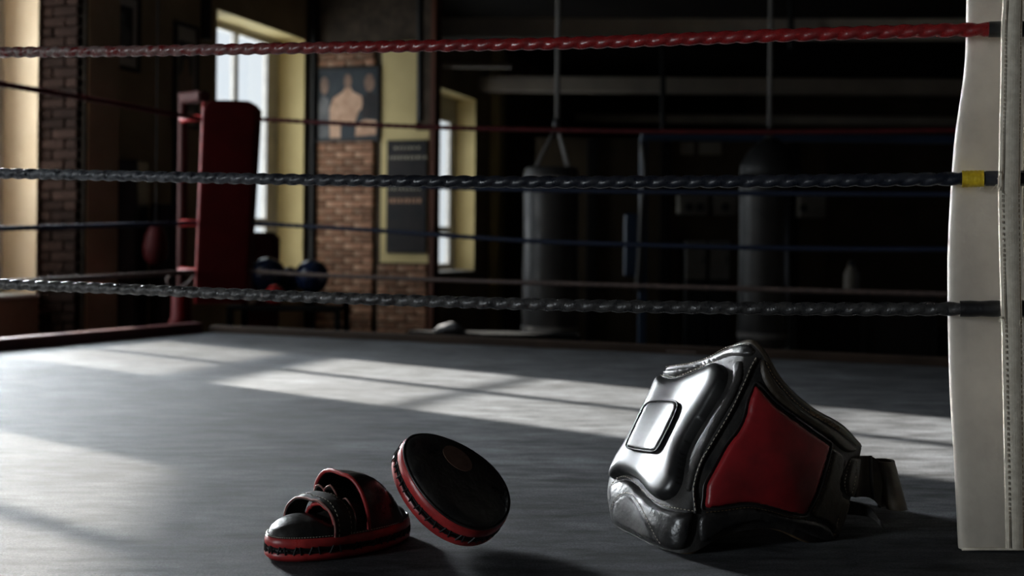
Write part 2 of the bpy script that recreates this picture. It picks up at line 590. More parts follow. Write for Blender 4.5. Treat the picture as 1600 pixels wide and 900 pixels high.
# left wall with six openings
mb = MB()
prev = T_MIN
for t0, t1 in WINS:
    wbox(mb, -0.40, 0, prev, t0, FZ, CZ)
    wbox(mb, -0.40, 0, t0, t1, FZ, Z_SILL)
    wbox(mb, -0.40, 0, t0, t1, Z_LINT, CZ)
    prev = t1
wbox(mb, -0.40, 0, prev, T_MAX, FZ, CZ)
struct(mb.build('wall_left', M['plaster']))
mb = MB()
wbox(mb, -0.4, A_MAX, T_MAX, T_MAX + 0.3, FZ, CZ)
wall_back = struct(mb.build('wall_back', M['wall_dark']))
mb = MB()
wbox(mb, A_MAX, A_MAX + 0.3, T_MIN, T_MAX, FZ, CZ)
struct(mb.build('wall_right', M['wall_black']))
mb = MB()
wbox(mb, -0.4, A_MAX, T_MIN - 0.3, T_MIN, FZ, CZ)
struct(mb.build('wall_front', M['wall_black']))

# windows: painted reveals, frame, mullion, transom, panes, sill
for k, (t0, t1) in enumerate(WINS):
    root = struct(bpy.data.objects.new('window_%d' % (k + 1), None))
    COL.objects.link(root)
    root.matrix_world = Matrix.Translation(W(-0.3, (t0 + t1) / 2, Z_SILL))
    RV = M['reveal'] if k > 3 else M['reveal_cream']
    GZ0, GZ1 = (0.31, 2.42) if k == 5 else (0.27, 2.72)
    # cream painted boards lining the recess
    mb = MB()
    wbox(mb, -0.34, 0.012, t1 - 0.012, t1 + 0.0, Z_SILL, Z_LINT)
    mb.build('reveal_board', RV, root)
    mb = MB()
    wbox(mb, -0.34, 0.012, t0, t0 + 0.012, Z_SILL, Z_LINT)
    mb.build('reveal_board', RV, root)
    mb = MB()
    wbox(mb, -0.34, 0.012, t0, t1, Z_LINT - 0.012, Z_LINT)
    mb.build('reveal_board', RV, root)
    mb = MB()
    wbox(mb, -0.34, 0.05, t0, t1, Z_SILL, Z_SILL + 0.03, 0.01)
    mb.build('window_sill', M['frame_paint'], root)
    g0, g1 = t0 + 0.27, t1 - 0.25
    mid = (g0 + g1) / 2
    tz = 0.81
    mb = MB()
    for (x0, x1, z0, z1) in ((t0 + .012, g0, Z_SILL + .03, Z_LINT - .012), (g1, t1 - .012, Z_SILL + .03, Z_LINT - .012),
                             (g0, g1, Z_SILL + .03, GZ0), (g0, g1, GZ1, Z_LINT - .012)):
        wbox(mb, -0.36, -0.30, x0, x1, z0, z1)
    mb.build('window_frame', M['frame_paint'], root)
    mb = MB()
    wbox(mb, -0.355, -0.305, mid - 0.035, mid + 0.035, GZ0, GZ1)
    mb.build('mullion', M['frame_paint'], root)
    mb = MB()
    wbox(mb, -0.352, -0.308, g0, g1, tz - 0.045, tz + 0.045)
    mb.build('transom', M['frame_paint'], root)
    for x0, x1 in ((g0, mid - .035), (mid + .035, g1)):
        for z0, z1 in ((GZ0, tz - .045), (tz + .045, GZ1)):
            mb = MB()
            wbox(mb, -0.334, -0.330, x0, x1, z0, z1)
            mb.build('pane', M['glass_dimmed'] if k == 2 or (k == 3 and z0 < .5) else M['glass'], root)
    if k == 2:      # unseen blind added to block the upper sun, hem slanted to shape its patch
        mb = MB()
        mb.add([W(a_, t_, z_) for a_ in (-.29, -.286) for t_, z_ in ((g0 - .12, 1.27), (g1 + .12, 1.05), (g1 + .12, GZ1 + .03), (g0 - .12, GZ1 + .03))],
               [(3, 2, 1, 0), (4, 5, 6, 7), (0, 1, 5, 4), (1, 2, 6, 5), (2, 3, 7, 6), (3, 0, 4, 7)])
        mb.tube([W(-0.288, g0 - .12, 1.27), W(-0.288, g1 + .12, 1.05)], 0.012)
        mb.build('sun_block_blind', M['wall_dark'], root)


# ------------------------------------------------------------------ bricks
def brick_mesh(name, L, hgt, material, seed):
    rnd = random.Random(seed)
    mb = MB()
    mb.box((0, 0, 0), (L, 0.055, hgt), None, 0.006)
    j = [tuple(c + rnd.uniform(-.0025, .0025) for c in v) for v in mb.v]
    me = bpy.data.meshes.new(name)
    me.from_pydata(j, [], mb.f)
    me.update()
    me.materials.append(material)
    return me


def lay_bricks(parent, tface, regions, z0, z1, material, seed):
    """bricks proud of a face at t = tface (facing the camera), regions(a, z) says where they lie"""
    rnd = random.Random(seed)
    full = [brick_mesh('brick', 0.215, 0.064, material, seed + i) for i in range(3)]
    half = [brick_mesh('brick', 0.1025, 0.064, material, seed + 9 + i) for i in range(2)]
    rx = Matrix(((UY, -UX, 0), (-UX, -UY, 0), (0, 0, 1)))   # local x along v, local y toward -u
    row, z = 0, z0
    n = 0
    while z < z1:
        for (a0, a1, zz0, zz1) in regions:
            if not (zz0 <= z + .03 <= zz1):
                continue
            a = a0
            first = row % 2
            while a < a1 - 0.06:
                L = 0.1025 if first else 0.215
                first = 0
                if a + L > a1 + .012:
                    L = 0.1025
                    if a + L > a1 + .03:
                        break
                me = rnd.choice(half if L < .15 else full)
                o = bpy.data.objects.new('brick', me)
                COL.objects.link(o)
                o.parent = parent
                c = W(a + L / 2, tface - 0.012 + rnd.uniform(-.004, .004), z + 0.0325)
                o.matrix_world = Matrix.Translation(c) @ (rx @ Matrix.Rotation(rnd.uniform(-.012, .012), 3, 'Z')).to_4x4()
                a += L + 0.011
                n += 1
        z += 0.076
        row += 1
    return n


# brick pier right of the second window, plastered on its side
mb = MB()
wbox(mb, 0, 0.375, 0.06, 0.44, FZ, CZ)
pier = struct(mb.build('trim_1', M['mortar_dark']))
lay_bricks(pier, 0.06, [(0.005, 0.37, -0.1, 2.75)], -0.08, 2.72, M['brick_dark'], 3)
mb = MB()
wbox(mb, 0.376, 0.388, 0.085, 0.45, FZ, CZ)
mb.build('plaster_facing', M['plaster_light'], pier)

# brick partition beyond the third window
TP = 4.32
mb = MB()
wbox(mb, 0, 1.42, TP, TP + 0.11, FZ, CZ)
part = struct(mb.build('wall_partition', M['mortar']))
PZ0, PZ1 = 1.72, 2.47
lay_bricks(part, TP, [(0.10, 0.83, -0.45, PZ0 + .05), (0.10, 0.83, PZ1, 2.75), (0.84, 1.40, -0.45, 0.36)], -0.45, 2.72,
           M['brick'], 21)
mb = MB()
wbox(mb, 0.86, 1.26, TP - 0.03, TP, 0.40, 2.75)
mb.build('plaster_panel', M['reveal'], part)
mb = MB()
wbox(mb, 1.262, 1.41, TP - 0.03, TP, 0.40, 1.80)
mb.build('plaster_panel', M['reveal'], part)
mb = MB()
wbox(mb, 1.42, 1.48, TP - 0.04, TP + 0.12, FZ, CZ, 0.006)
mb.build('edge_post', M['timber'], part)
mb = MB()
wbox(mb, 0.0, 0.095, TP - 0.10, TP, FZ, CZ, 0.01)
mb.build('black_post', M['black_paint'], part)

# dark screen wall closing the view past the far window, and pilaster behind it
mb = MB()
wbox(mb, 0, 0.16, 10.3, 10.6, FZ, CZ)
struct(mb.build('trim_2', M['reveal']))
mb = MB()
wbox(mb, 1.2, 3.2, T_MAX - 0.6, T_MAX - 0.45, FZ, CZ)
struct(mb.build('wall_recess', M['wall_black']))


# ceiling beams (roughly across the view)
def beam(px0, px1, y0, y1, Y, depth, name, tilt=0.06):
    a, b = at(px0, y0, Y), at(px1, y0, Y)
    hgt = (y1 - y0) / FPX * Y
    c = (a + b) / 2
    L = (b - a).length
    mx = Matrix.Rotation(-tilt, 3, 'Z')
    m_ = MB()
    m_.box((c.x, c.y + depth / 2, at(800, (y0 + y1) / 2, Y).z), (L, depth, hgt), mx, 0.01)
    return struct(m_.build(name, M['beam']))


beam(470, 1700, 25, 55, 13.6, 0.22, 'trim_3', 0.05)
beam(640, 1700, 117, 141, 18.0, 0.25, 'trim_4', 0.03)
beam(900, 1700, 176, 189, 21.5, 0.2, 'trim_5', 0.02)
beam(620, 800, 99, 106, 16.5, 0.1, 'trim_6', 0.03)


def pipe(name, px, y0, y1, Y, r, m_, label):
    mbp = MB()
    mbp.tube([at(px, y0, Y), at(px, y1, Y)], r, 10)
    o = mbp.build(name, m_, None, True, 40)
    return tag(o, label, 'pipe')


pipe('pipe', 657, -20, 190, 12.2, 0.035, M['black_paint'], 'black pipe rising above the yellow plaster beside the brick partition')
pipe('pipe', 322, -30, 62, 10.6, 0.05, M['black_paint'], 'black downpipe on the wall between small picture and bright window')
pipe('pipe', 1036, 42, 205, 17.2, 0.04, M['black_paint'], 'thin black hanger hanging from the second ceiling beam')
pipe('pipe', 1236, -20, 76, 13.2, 0.035, M['black_paint'], 'black hanger crossing the front ceiling beam above the right hand bag')


# ------------------------------------------------------------------ framed pictures on the left wall
def picture(t0, t1, z0, z1, label, tone):
    r = thing('framed_picture', W(0.01, (t0 + t1) / 2, z0), label, 'picture', 'framed pictures on the left wall')
    m_ = MB()
    fw = 0.035
    for a, b, c, d in ((t0, t1, z0, z0 + fw), (t0, t1, z1 - fw, z1), (t0, t0 + fw, z0 + fw, z1 - fw), (t1 - fw, t1, z0 + fw, z1 - fw)):
        wbox(m_, 0.002, 0.035, a, b, c, d, 0.004)
    m_.build('frame', M['black_paint'], r)
    m_ = MB()
    wbox(m_, 0.003, 0.014, t0 + fw, t1 - fw, z0 + fw, z1 - fw)
    m_.build('mount', M['mount'], r)
    k, q = 0.2 * (t1 - t0), 0.17 * (z1 - z0)
    m_ = MB()
    wbox(m_, 0.012, 0.017, t0 + k, t1 - k, z0 + q, z1 - q)
    m_.build('photo_print', M['photo_dark'], r)
    m_ = MB()      # a dim figure in the print
    c0 = (t0 + t1) / 2
    zc = (z0 + z1) / 2
    m_.add([W(0.0185, c0 + x, zc + z) for x, z in ((-.10, -.2), (.1, -.2), (.11, -.02), (.05, .05), (.03, .15), (-.03, .15), (-.05, .05), (-.12, -.02))],
           [tuple(range(8))])
    m_.build('figure_print', M['print_grey'] if tone else M['print_skin_dark'], r)


picture(0.74, 1.22, 2.02, 2.66, 'framed picture with pale mount nearest the brick pier', 1)
picture(1.72, 2.10, 1.62, 2.56, 'tall framed picture with dark print beside the bright window', 0)

# ------------------------------------------------------------------ poster and notice board on the partition
pr = thing('boxing_poster', W(0.45, TP - 0.04, PZ0), 'large dark framed poster of three boxers hung on the bricks', 'poster')
pa0, pa1 = 0.105, 0.815


def pmesh(pts, a_off, m_, name, lift):
    """flat print on the partition: pts in poster fractions"""
    q = MB()
    n = len(pts)
    fr = [W(pa0 + (pa1 - pa0) * x, TP - 0.046 - lift, PZ0 + (PZ1 - PZ0) * z) for x, z in pts]
    bk = [p + V3((UX, UY, 0)) * 0.001 for p in fr]
    q.add(fr + bk, [tuple(range(n)), tuple(range(2 * n - 1, n - 1, -1))] + [(i, (i + 1) % n, n + (i + 1) % n, n + i) for i in range(n)])
    return q.build(name, m_, pr)


mb = MB()
wbox(mb, pa0, pa1, TP - 0.045, TP - 0.03, PZ0, PZ1)
mb.build('backing', M['print_navy'], pr)
mb = MB()
for a, b, c, d in ((pa0 - .025, pa1 + .025, PZ0 - .025, PZ0), (pa0 - .025, pa1 + .025, PZ1, PZ1 + .025), (pa0 - .025, pa0, PZ0, PZ1), (pa1, pa1 + .025, PZ0, PZ1)):
    wbox(mb, a, b, TP - 0.06, TP - 0.028, c, d)
mb.build('frame', M['black_paint'], pr)


def oval(cx, cz, rx, rz, n=14):
    return [(cx + rx * math.cos(6.2832 * i / n), cz + rz * math.sin(6.2832 * i / n)) for i in range(n)]


pmesh([(.22, .02), (.20, .42), (.27, .60), (.42, .68), (.47, .74), (.56, .74), (.60, .68), (.74, .62), (.78, .46), (.70, .40), (.66, .30), (.62, .20), (.62, .02)], 0, M['print_skin'], 'boxer_print', .001)
pmesh(oval(.51, .83, .065, .11), 0, M['print_skin_dark'], 'boxer_print', .002)
pmesh([(.40, .02), (.40, .22), (.62, .24), (.63, .02)], 0, M['print_navy'], 'trunks_print', .003)
pmesh(oval(.87, .80, .085, .13), 0, M['print_skin_dark'], 'boxer_print', .001)
pmesh([(.74, .30), (.76, .58), (.86, .68), (.99, .62), (.99, .30)], 0, M['board_black'], 'boxer_print', .0015)
pmesh([(.64, .04), (.66, .22), (.80, .28), (.99, .26), (.99, .06)], 0, M['print_skin'], 'boxer_print', .002)
pmesh(oval(.12, .78, .07, .13), 0, M['print_skin_dark'], 'boxer_print', .001)
pmesh([(.02, .24), (.02, .55), (.10, .64), (.20, .58), (.22, .24)], 0, M['print_grey'], 'boxer_print', .0015)
pmesh([(.03, .03), (.03, .20), (.20, .22), (.22, .03)], 0, M['print_grey'], 'boxer_print', .002)

nb = thing('notice_board', W(1.06, TP - 0.03, 0.55), 'tall black notice board with faded lettering on yellow plaster', 'notice board')
n0, n1, nz0, nz1 = 0.94, 1.395, 0.50, 1.70
mb = MB()
wbox(mb, n0, n1, TP - 0.055, TP - 0.03, nz0, nz1, 0.004)
mb.build('board', M['board_black'], nb)
# rows of short worn strokes, the lettering is too blurred to read
rows = [(0.93, .030, .18, .82, 'print_cream'), (0.845, .040, .06, .94, 'print_cream'), (0.575, .050, .06, .88, 'print_cream'), (0.465, .065, .06, .82, 'print_orange')]
for zc, hh, x0, x1, mk in rows:
    q = MB()
    rnd = random.Random(int(zc * 1000))
    x = x0
    while x < x1:
        wd = rnd.uniform(.03, .075)
        z = nz0 + (nz1 - nz0) * zc
        a = n0 + (n1 - n0) * x
        wbox(q, a, a + wd * (n1 - n0), TP - 0.057, TP - 0.0545, z - hh * .4, z + hh * .4)
        x += wd + rnd.uniform(.03, .05)
    stuff(q.build('faded_lettering', M[mk], nb))

# ------------------------------------------------------------------ ring platform, boards
rp = thing('boxing_ring_platform', W(4.3, -2.6, -0.12), 'raised boxing ring deck covered with worn dark grey canvas', 'boxing ring')
PFL = ground(322, 519)                       # far left canvas corner
fdir = (ground(1450, 572) - PFL).normalized()
ldir = (ground(0, 549) - PFL).normalized()
FR = PFL + fdir * 6.2
LN = PFL + ldir * 9.2
NR = LN + V3((0.9512, -0.3085, 0)) * 7.4
corn = [LN, NR, FR, PFL]
q = MB()
q.add([V3((p.x, p.y, 0)) for p in corn] + [V3((p.x, p.y, -0.03)) for p in corn],
      [(0, 1, 2, 3), (7, 6, 5, 4)] + [(i, i + 4, (i + 1) % 4 + 4, (i + 1) % 4) for i in range(4)])
q.build('canvas', M['canvas'], rp)
q = MB()
q.add([V3((p.x, p.y, -0.031)) for p in corn] + [V3((p.x, p.y, FZ)) for p in corn],
      [(0, 1, 2, 3), (7, 6, 5, 4)] + [(i, i + 4, (i + 1) % 4 + 4, (i + 1) % 4) for i in range(4)])
q.build('skirt', M['black_paint'], rp)


def edge_board(p0, p1, outward, wd, ht, m_, label):
    p0, p1 = V3(p0), V3(p1)
    d = (p1 - p0)
    L = d.length
    d.normalize()
    n_ = V3((-d.y, d.x, 0)) * outward
    mx = Matrix((d, n_, V3((0, 0, 1)))).transposed()
    c = (p0 + p1) / 2 + n_ * (wd / 2 + 0.004)
    q_ = MB()
    q_.box((c.x, c.y, ht / 2 - 0.10), (L, wd, ht + 0.20), mx, 0.008)
    return tag(q_.build('edge_board', m_), label, 'edge board', None)


edge_board(LN, PFL + ldir * 0.02, 1, 0.09, 0.066, M['board_red'], 'dark red wooden board edging the left side of the canvas')
edge_board(PFL + fdir * .02, FR, 1, 0.08, 0.045, M['board_brown'], 'brown wooden board edging the far side of the canvas')
# scrap of tape lying on the far board
q = MB()
ta, tb = ground(1042, 549, .046), ground(1088, 552, .046)
dd = (tb - ta)
q.add([ta, tb, tb + V3((.0, .04, 0)), ta + V3((0, .035, 0)), ta + V3((0, 0, .002)), tb + V3((0, 0, .002)), tb + V3((0, .04, .003)), ta + V3((0, .035, .003))],
      [(3, 2, 1, 0), (4, 5, 6, 7), (0, 1, 5, 4), (1, 2, 6, 5), (2, 3, 7, 6), (3, 0, 4, 7)])
tag(q.build('tape_scrap', M['rope_pale']), 'short pale strip of tape stuck along the brown far board', 'tape')


# ------------------------------------------------------------------ ropes
def rope(path, R, pitch, step, name, material, label, group, nseg=24, strands=2, depth=0.24, parent=None):
    pts = resample(path, step)
    L = len(pts)
    vs, fs = [], []
    s = 0.0
    for i, p in enumerate(pts):
        t = (pts[min(i + 1, L - 1)] - pts[max(i - 1, 0)]).normalized()
        up = (V3((0, 0, 1)) - t * t.z).normalized()
        sd_ = t.cross(up)
        if i:
            s += (pts[i] - pts[i - 1]).length
        ph = 2 * math.pi * s / pitch
        for k in range(nseg):
            th = 2 * math.pi * k / nseg
            rr = R * (1 - depth + depth * abs(math.cos(strands / 2 * (th + ph))))
            vs.append(p + (up * math.cos(th) + sd_ * math.sin(th)) * rr)
    for i in range(L - 1):
        for k in range(nseg):
            k2 = (k + 1) % nseg
            fs.append((i * nseg + k, (i + 1) * nseg + k, (i + 1) * nseg + k2, i * nseg + k2))
    fs.append(tuple(range(nseg)))
    fs.append(tuple(range((L - 1) * nseg + nseg - 1, (L - 1) * nseg - 1, -1)))
    q_ = MB()
    q_.v, q_.f = [tuple(v) for v in vs], fs
    o = q_.build(name, material, parent, True)
    if label:
        tag(o, label, 'rope', group)
    return o


N = at(1560, 300, 2.36)
NX, NY = N.x, N.y


def near_pt(px, py):
    """point of the near rope plane (through N along v) on this pixel's ray"""
    d = ray(px, py)
    # (P - N) . u = 0
    s = (NX * UX + NY * UY) / (d.x * UX + d.y * UY)
    return CPOS + d * s


def near_rope(sts, m_, label, end_px):
    pts = [near_pt(x, y) for x, y in sts]
    d0 = (pts[0] - pts[1]).normalized()
    pts = [pts[0] + d0 * 1.3] + pts
    path = catmull(pts, 16)
    return path


R_N = 0.0148
top = [(0, 82), (200, 80), (400, 76.5), (650, 72), (900, 67), (1200, 56), (1400, 49.5), (1545, 46), (1640, 44.5), (1745, 43)]
midr = [(0, 271), (200, 275), (400, 279.5), (650, 283), (900, 284.5), (1300, 282), (1545, 278.5), (1640, 277.5), (1745, 277)]
bot = [(0, 444), (200, 452), (400, 461), (650, 470), (900, 477), (1200, 482), (1400, 483), (1560, 482), (1640, 482), (1745, 482)]
GN = 'ropes along the near side of the ring'
rt = rope(near_rope(top, None, '', 0), R_N, 0.080, 0.004, 'ring_rope', M['rope_red'], 'red twisted rope greyer to the left, topmost of the three near ropes', GN)
rm_ = rope(near_rope(midr, None, '', 0), R_N * 0.98, 0.080, 0.004, 'ring_rope', M['rope_blue'], 'dark navy twisted rope with yellow tape, middle of the three near ropes', GN)
rb_ = rope(near_rope(bot, None, '', 0), R_N * 0.98, 0.080, 0.004, 'ring_rope', M['rope_grey'], 'scuffed charcoal twisted rope, lowest of the three near ropes', GN)


def sleeve(pxa, ya, pxb, yb, r, m_, parent, name, ridges=0):
    a, b = near_pt(pxa, ya), near_pt(pxb, yb)
    n_ = 14
    q_ = MB()
    q_.tube([a.lerp(b, i / n_) for i in range(n_ + 1)], [r * (1 + (ridges * (0.5 + 0.5 * math.sin(i * 2.3)))) for i in range(n_ + 1)], 18)
    o = q_.build(name, m_, parent, True, 50)
    return o


sleeve(1545, 46, 1735, 43.2, R_N * 1.06, M['tape_black'], rt, 'black_tape_end', .03)['label'] = 'black taped end of the red rope'
sleeve(1503, 279.8, 1537, 279, R_N * 1.10, M['tape_yellow'], rm_, 'yellow_tape_band', .07)['label'] = 'yellow tape wrapped round the navy rope'
sleeve(1540, 279, 1735, 277, R_N * 1.03, M['rope_blue'], rm_, 'smooth_rope_end', .01)
sleeve(1500, 482.5, 1735, 482, R_N * 1.04, M['tape_black'], rb_, 'black_tape_end', .10)['label'] = 'bunched black tape at the end of the rope'


def far_pt(px, py, off=0.0):
    """point on the vertical plane of the far ropes"""
    d = ray(px, py)
    p0 = W(1.5, -0.02 + off)
    n_ = V3((-fdir.y, fdir.x, 0))
    s = (p0.x * n_.x + p0.y * n_.y) / (d.x * n_.x + d.y * n_.y)
    return CPOS + d * s


GF = 'ropes along the far side of the ring'
far = [
    ([(372, 184), (400, 186), (600, 196), (800, 202), (1100, 206), (1300, 205.5), (1530, 203)], 'rope_far_red', .016, 'red rope along the far side, topmost of the four'),
    ([(372, 281), (500, 286), (800, 296), (1100, 301), (1300, 303), (1530, 304)], 'rope_royal', .015, 'dark blue rope along the far side, second from the top'),
    ([(372, 347), (400, 349), (600, 361), (800, 375), (1000, 383), (1300, 389), (1530, 390)], 'rope_royal', .016, 'blue rope along the far side, third from the top'),
    ([(372, 420), (400, 424), (500, 430), (700, 438), (900, 444), (1300, 455), (1530, 461)], 'rope_pale', .016, 'dirty pale rope along the far side, lowest of the four'),
]
for sts, mk, r_, lab in far:
    rope(catmull([far_pt(x, y) for x, y in sts], 8), r_, 0.12, 0.03, 'ring_rope', M[mk], lab, GF, 10)

GL = 'ropes along the left side of the ring'


def left_pt(px, py):
    d = ray(px, py)
    s = ((W(1.5, 0) - CPOS).dot(V3((UY, -UX, 0)))) / d.dot(V3((UY, -UX, 0)))
    return CPOS + d * s


left = [
    ([(-330, 72), (0, 131), (150, 156), (280, 180), (330, 189)], 'rope_far_red', .018, 'dark red rope along the left side, topmost of the four'),
    ([(-330, 258), (0, 268), (150, 272), (330, 276)], 'rope_royal', .016, 'navy rope along the left side, second from the top behind the near navy rope'),
    ([(-330, 364), (0, 357), (150, 353), (330, 347)], 'rope_royal', .016, 'dark rope along the left side, third from the top'),
    ([(-330, 452), (0, 441), (100, 436), (200, 431), (330, 423)], 'rope_pale', .018, 'faded pink rope along the left side, lowest of the four'),
]
for sts, mk, r_, lab in left:
    rope(catmull([left_pt(x, y) for x, y in sts], 8), r_, 0.12, 0.03, 'ring_rope', M[mk], lab, GL, 10)

# ------------------------------------------------------------------ red corner post (far left)
cpY = 8.15
cp = thing('corner_post', V3((at(283, 500, cpY + .25).x, cpY + .25, 0)), 'red padded corner post at the far left of the ring', 'corner post')
pbx, pby = cp.location.x, cp.location.y
q = MB()
q.tube([(pbx, pby, FZ + .01), (pbx, pby, 1.66)], 0.034, 16)
q.build('post', M['post_paint'], cp, True, 40)
q = MB()
q.lathe([(0.085, 0.0), (0.085, 0.05), (0.07, 0.07), (0.066, 0.26), (0.05, 0.28)], 18, (pbx, pby, 0))
q.build('post_base', M['pad_red'], cp, True, 40)
# pad: tall flat cushion facing the ring, slightly leaning, rounded top
pl_t, pr_t = at(318, 160, cpY), at(402, 160, cpY)
pl_b, pr_b = at(305, 474, cpY), at(383, 474, cpY)
fn = V3((0.10, -1, 0)).normalized()
rows_f = []
nz_, nx_ = 36, 14
rows_ = []
for i in range(nz_ + 1):
    t = i / nz_
    l_, r__ = pl_b.lerp(pl_t, t), pr_b.lerp(pr_t, t)
    if t > .965:
        k = (t - .965) / .035
        ins = 0.035 * (1 - math.sqrt(max(0, 1 - k * k)))
    elif t < .02:
        ins = .006
    else:
        ins = 0
    ring = []
    th = 0.16
    m_ = 32
    cx = (l_ + r__) / 2
    hw = (r__ - l_).length / 2 - ins
    for k in range(m_):
        a = 2 * math.pi * k / m_
        ca, sa = math.cos(a), math.sin(a)
        e = 0.13
        x = hw * math.copysign(abs(ca) ** e, ca)
        y = th / 2 * math.copysign(abs(sa) ** e, sa)
        ring.append(V3((cx.x + x, cx.y + y + 0.08 + x * .12, l_.z + (0.018 * (1 - abs(ca)) if t > .97 else 0))))
    rows_.append(ring)
q = MB()
q.grid(rows_, closed_u=True)
q.f.append(tuple(range(31, -1, -1)))
q.f.append(tuple(range(nz_ * 32, nz_ * 32 + 32)))
q.build('pad', M['pad_red'], cp, True, 50)
# piping along the pad's lit left front edge
q = MB()
q.tube([pl_b.lerp(pl_t, i / 20) + V3((0.004, -.006, 0)) for i in range(21)], 0.011, 8)
q.build('piping', M['red_vinyl'], cp, True)
for yy in (181, 276, 348, 424):
    z = at(300, yy, cpY).z
    q = MB()
    q.tube([(pbx, pby - .03, z), (pbx + .09, pby - .10, z), (pl_b.x + .05, cpY + .12, z)], [.028, .022, .026], 10)
    q.build('turnbuckle', M['red_vinyl'], cp, True, 40)
q = MB()
q.box((pbx + .10, pby - .09, 1.62), (.26, .10, .075), Matrix.Rotation(-.7, 3, 'Z'), .015)
q.build('top_bracket', M['post_paint'], cp)
# loose pale tie hanging under the lowest rope
q = MB()
q.tube(catmull([at(x, y, cpY - .05) for x, y in ((270, 428), (262, 436), (266, 448), (280, 450), (296, 440), (304, 428))], 6), 0.011, 8)
tag(q.build('tie_cord', M['rope_pale'], None, True), 'looped pale cord tied at the foot of the red corner pad', 'cord')

# ------------------------------------------------------------------ white corner pad (near right)
YP = 2.415
wp = thing('corner_pad', V3((at(1560, 860, YP).x, YP + .1, 0)), 'tall white vinyl corner pad at the right front of the ring', 'corner pad')
cont = [(-260, 1514), (-120, 1512), (0, 1510), (60, 1509), (120, 1505), (220, 1491), (350, 1482), (450, 1480), (600, 1483), (700, 1489), (800, 1494), (862, 1497)]
cc = catmull([V3((x, y, 0)) for y, x in cont], 5)
rows_ = []
for p in cc:
    l_ = at(p.x, p.y, YP)
    z = max(l_.z, 0.004)
    xr = at(1668, p.y, YP).x
    hw = (xr - l_.x) / 2 + .004
    cx = (xr + l_.x) / 2
    ring = []
    for k in range(44):
        a = 2 * math.pi * k / 44
        ca, sa = math.cos(a), math.sin(a)
        e = 0.24
        y_ = 0.085 * math.copysign(abs(sa) ** e, sa)
        x = hw * math.copysign(abs(ca) ** e, ca)
        if x < 0:
            x += .085 * (y_ + .085) / .17
        ring.append(V3((cx + x, YP + .085 + y_, z)))
    rows_.append(ring)
n_ = len(rows_)
# soften the foot
last = rows_[-1]
cen = sum(last, V3()) / len(last)
q = MB()
rows_.append([V3((cen.x + (p.x - cen.x) * .96, cen.y + (p.y - cen.y) * .92, 0.0015)) for p in last])
q.grid(rows_, closed_u=True)
q.f.append(tuple(range(44)))
q.f.append(tuple(range(n_ * 44 + 43, n_ * 44 - 1, -1)))
q.build('cushion', M['white_vinyl'], wp, True, 60)
# steel post the ropes are tied to, standing just outside the photo
pe = near_pt(1760, 300)
q = MB()
q.tube([(pe.x, pe.y, .002), (pe.x, pe.y, 1.45)], .038, 18)
q.build('post', M['white_vinyl'], wp, True, 40)
# foot seam
q = MB()
q.tube([at(x, 858, YP - .002) for x in (1503, 1530, 1560, 1590, 1625)], 0.003, 6)
q.build('foot_seam', M['white_webbing'], wp, True)


def webbing(xl, xr, ys, Y, th, name, parent, material, bulge=0.0):
    rows2 = []
    for y, dx, dY in ys:
        a, b = at(xl + dx, y, Y + dY), at(xr + dx * .6, y, Y + dY)
        row = []
        for k in range(9):
            t = k / 8
            p = a.lerp(b, t)
            p = p + V3((0, -bulge * math.sin(math.pi * t), 0))
            row.append(p)
        row += [p + V3((0, th, 0)) for p in reversed(row)]
        rows2.append(row)
    q_ = MB()
    q_.grid(rows2, closed_u=True)
    return q_.build(name, material, parent, False)


ws = [(-260, 6, 0), (-100, 5, 0), (0, 4, 0), (42, 2, -.002), (120, 1, 0), (200, -1, 0), (262, -2, -.003), (300, -3, -.003), (400, -1, 0), (470, 1, -.004), (500, 2, -.004), (600, 4, 0), (700, 6, .01), (800, 8, .02), (858, 9, .03)]
wsc = [tuple(p) for p in catmull([V3(p) for p in ws], 6)]
strap = webbing(1564, 1596, wsc, 2.325, 0.006, 'webbing_strap', wp, M['white_webbing'], 0.004)
strap['label'] = 'stitched white strap laced over the rope ends'
q = MB()
for (xl, dxk) in ((1567.5, 1), (1592.5, .6)):
    for i in range(0, len(wsc) * 2):
        f = i / (len(wsc) * 2) * (len(wsc) - 1)
        j = int(f)
        a_ = V3(wsc[j]).lerp(V3(wsc[min(j + 1, len(wsc) - 1)]), f - j)
        p = at(xl + a_.y * dxk, a_.x, 2.325 + a_.z) + V3((0, -.0045, 0))
        q.box(p, (.0011, .0014, .006))
stuff(q.build('stitching', M['tan_edge'], strap))
# stitched side gusset at the far right
webbing(1602, 1612, wsc, 2.36, 0.006, 'webbing_strap', wp, M['white_webbing'], 0.002)
# frayed threads where ropes rub the strap
q = MB()
rnd = random.Random(5)
for (x, y) in ((1562, 292), (1558, 288), (1564, 494), (1597, 498), (1533, 292), (1563, 268)):
    for k in range(3):
        p = at(x, y, 2.318)
        pts = [p]
        for j in range(4):
            pts.append(pts[-1] + V3((rnd.uniform(-.004, .003), rnd.uniform(-.002, .001), rnd.uniform(-.006, .001))))
        q.tube(pts, .0006, 5)
stuff(q.build('frayed_threads', M['white_webbing'], wp, True))


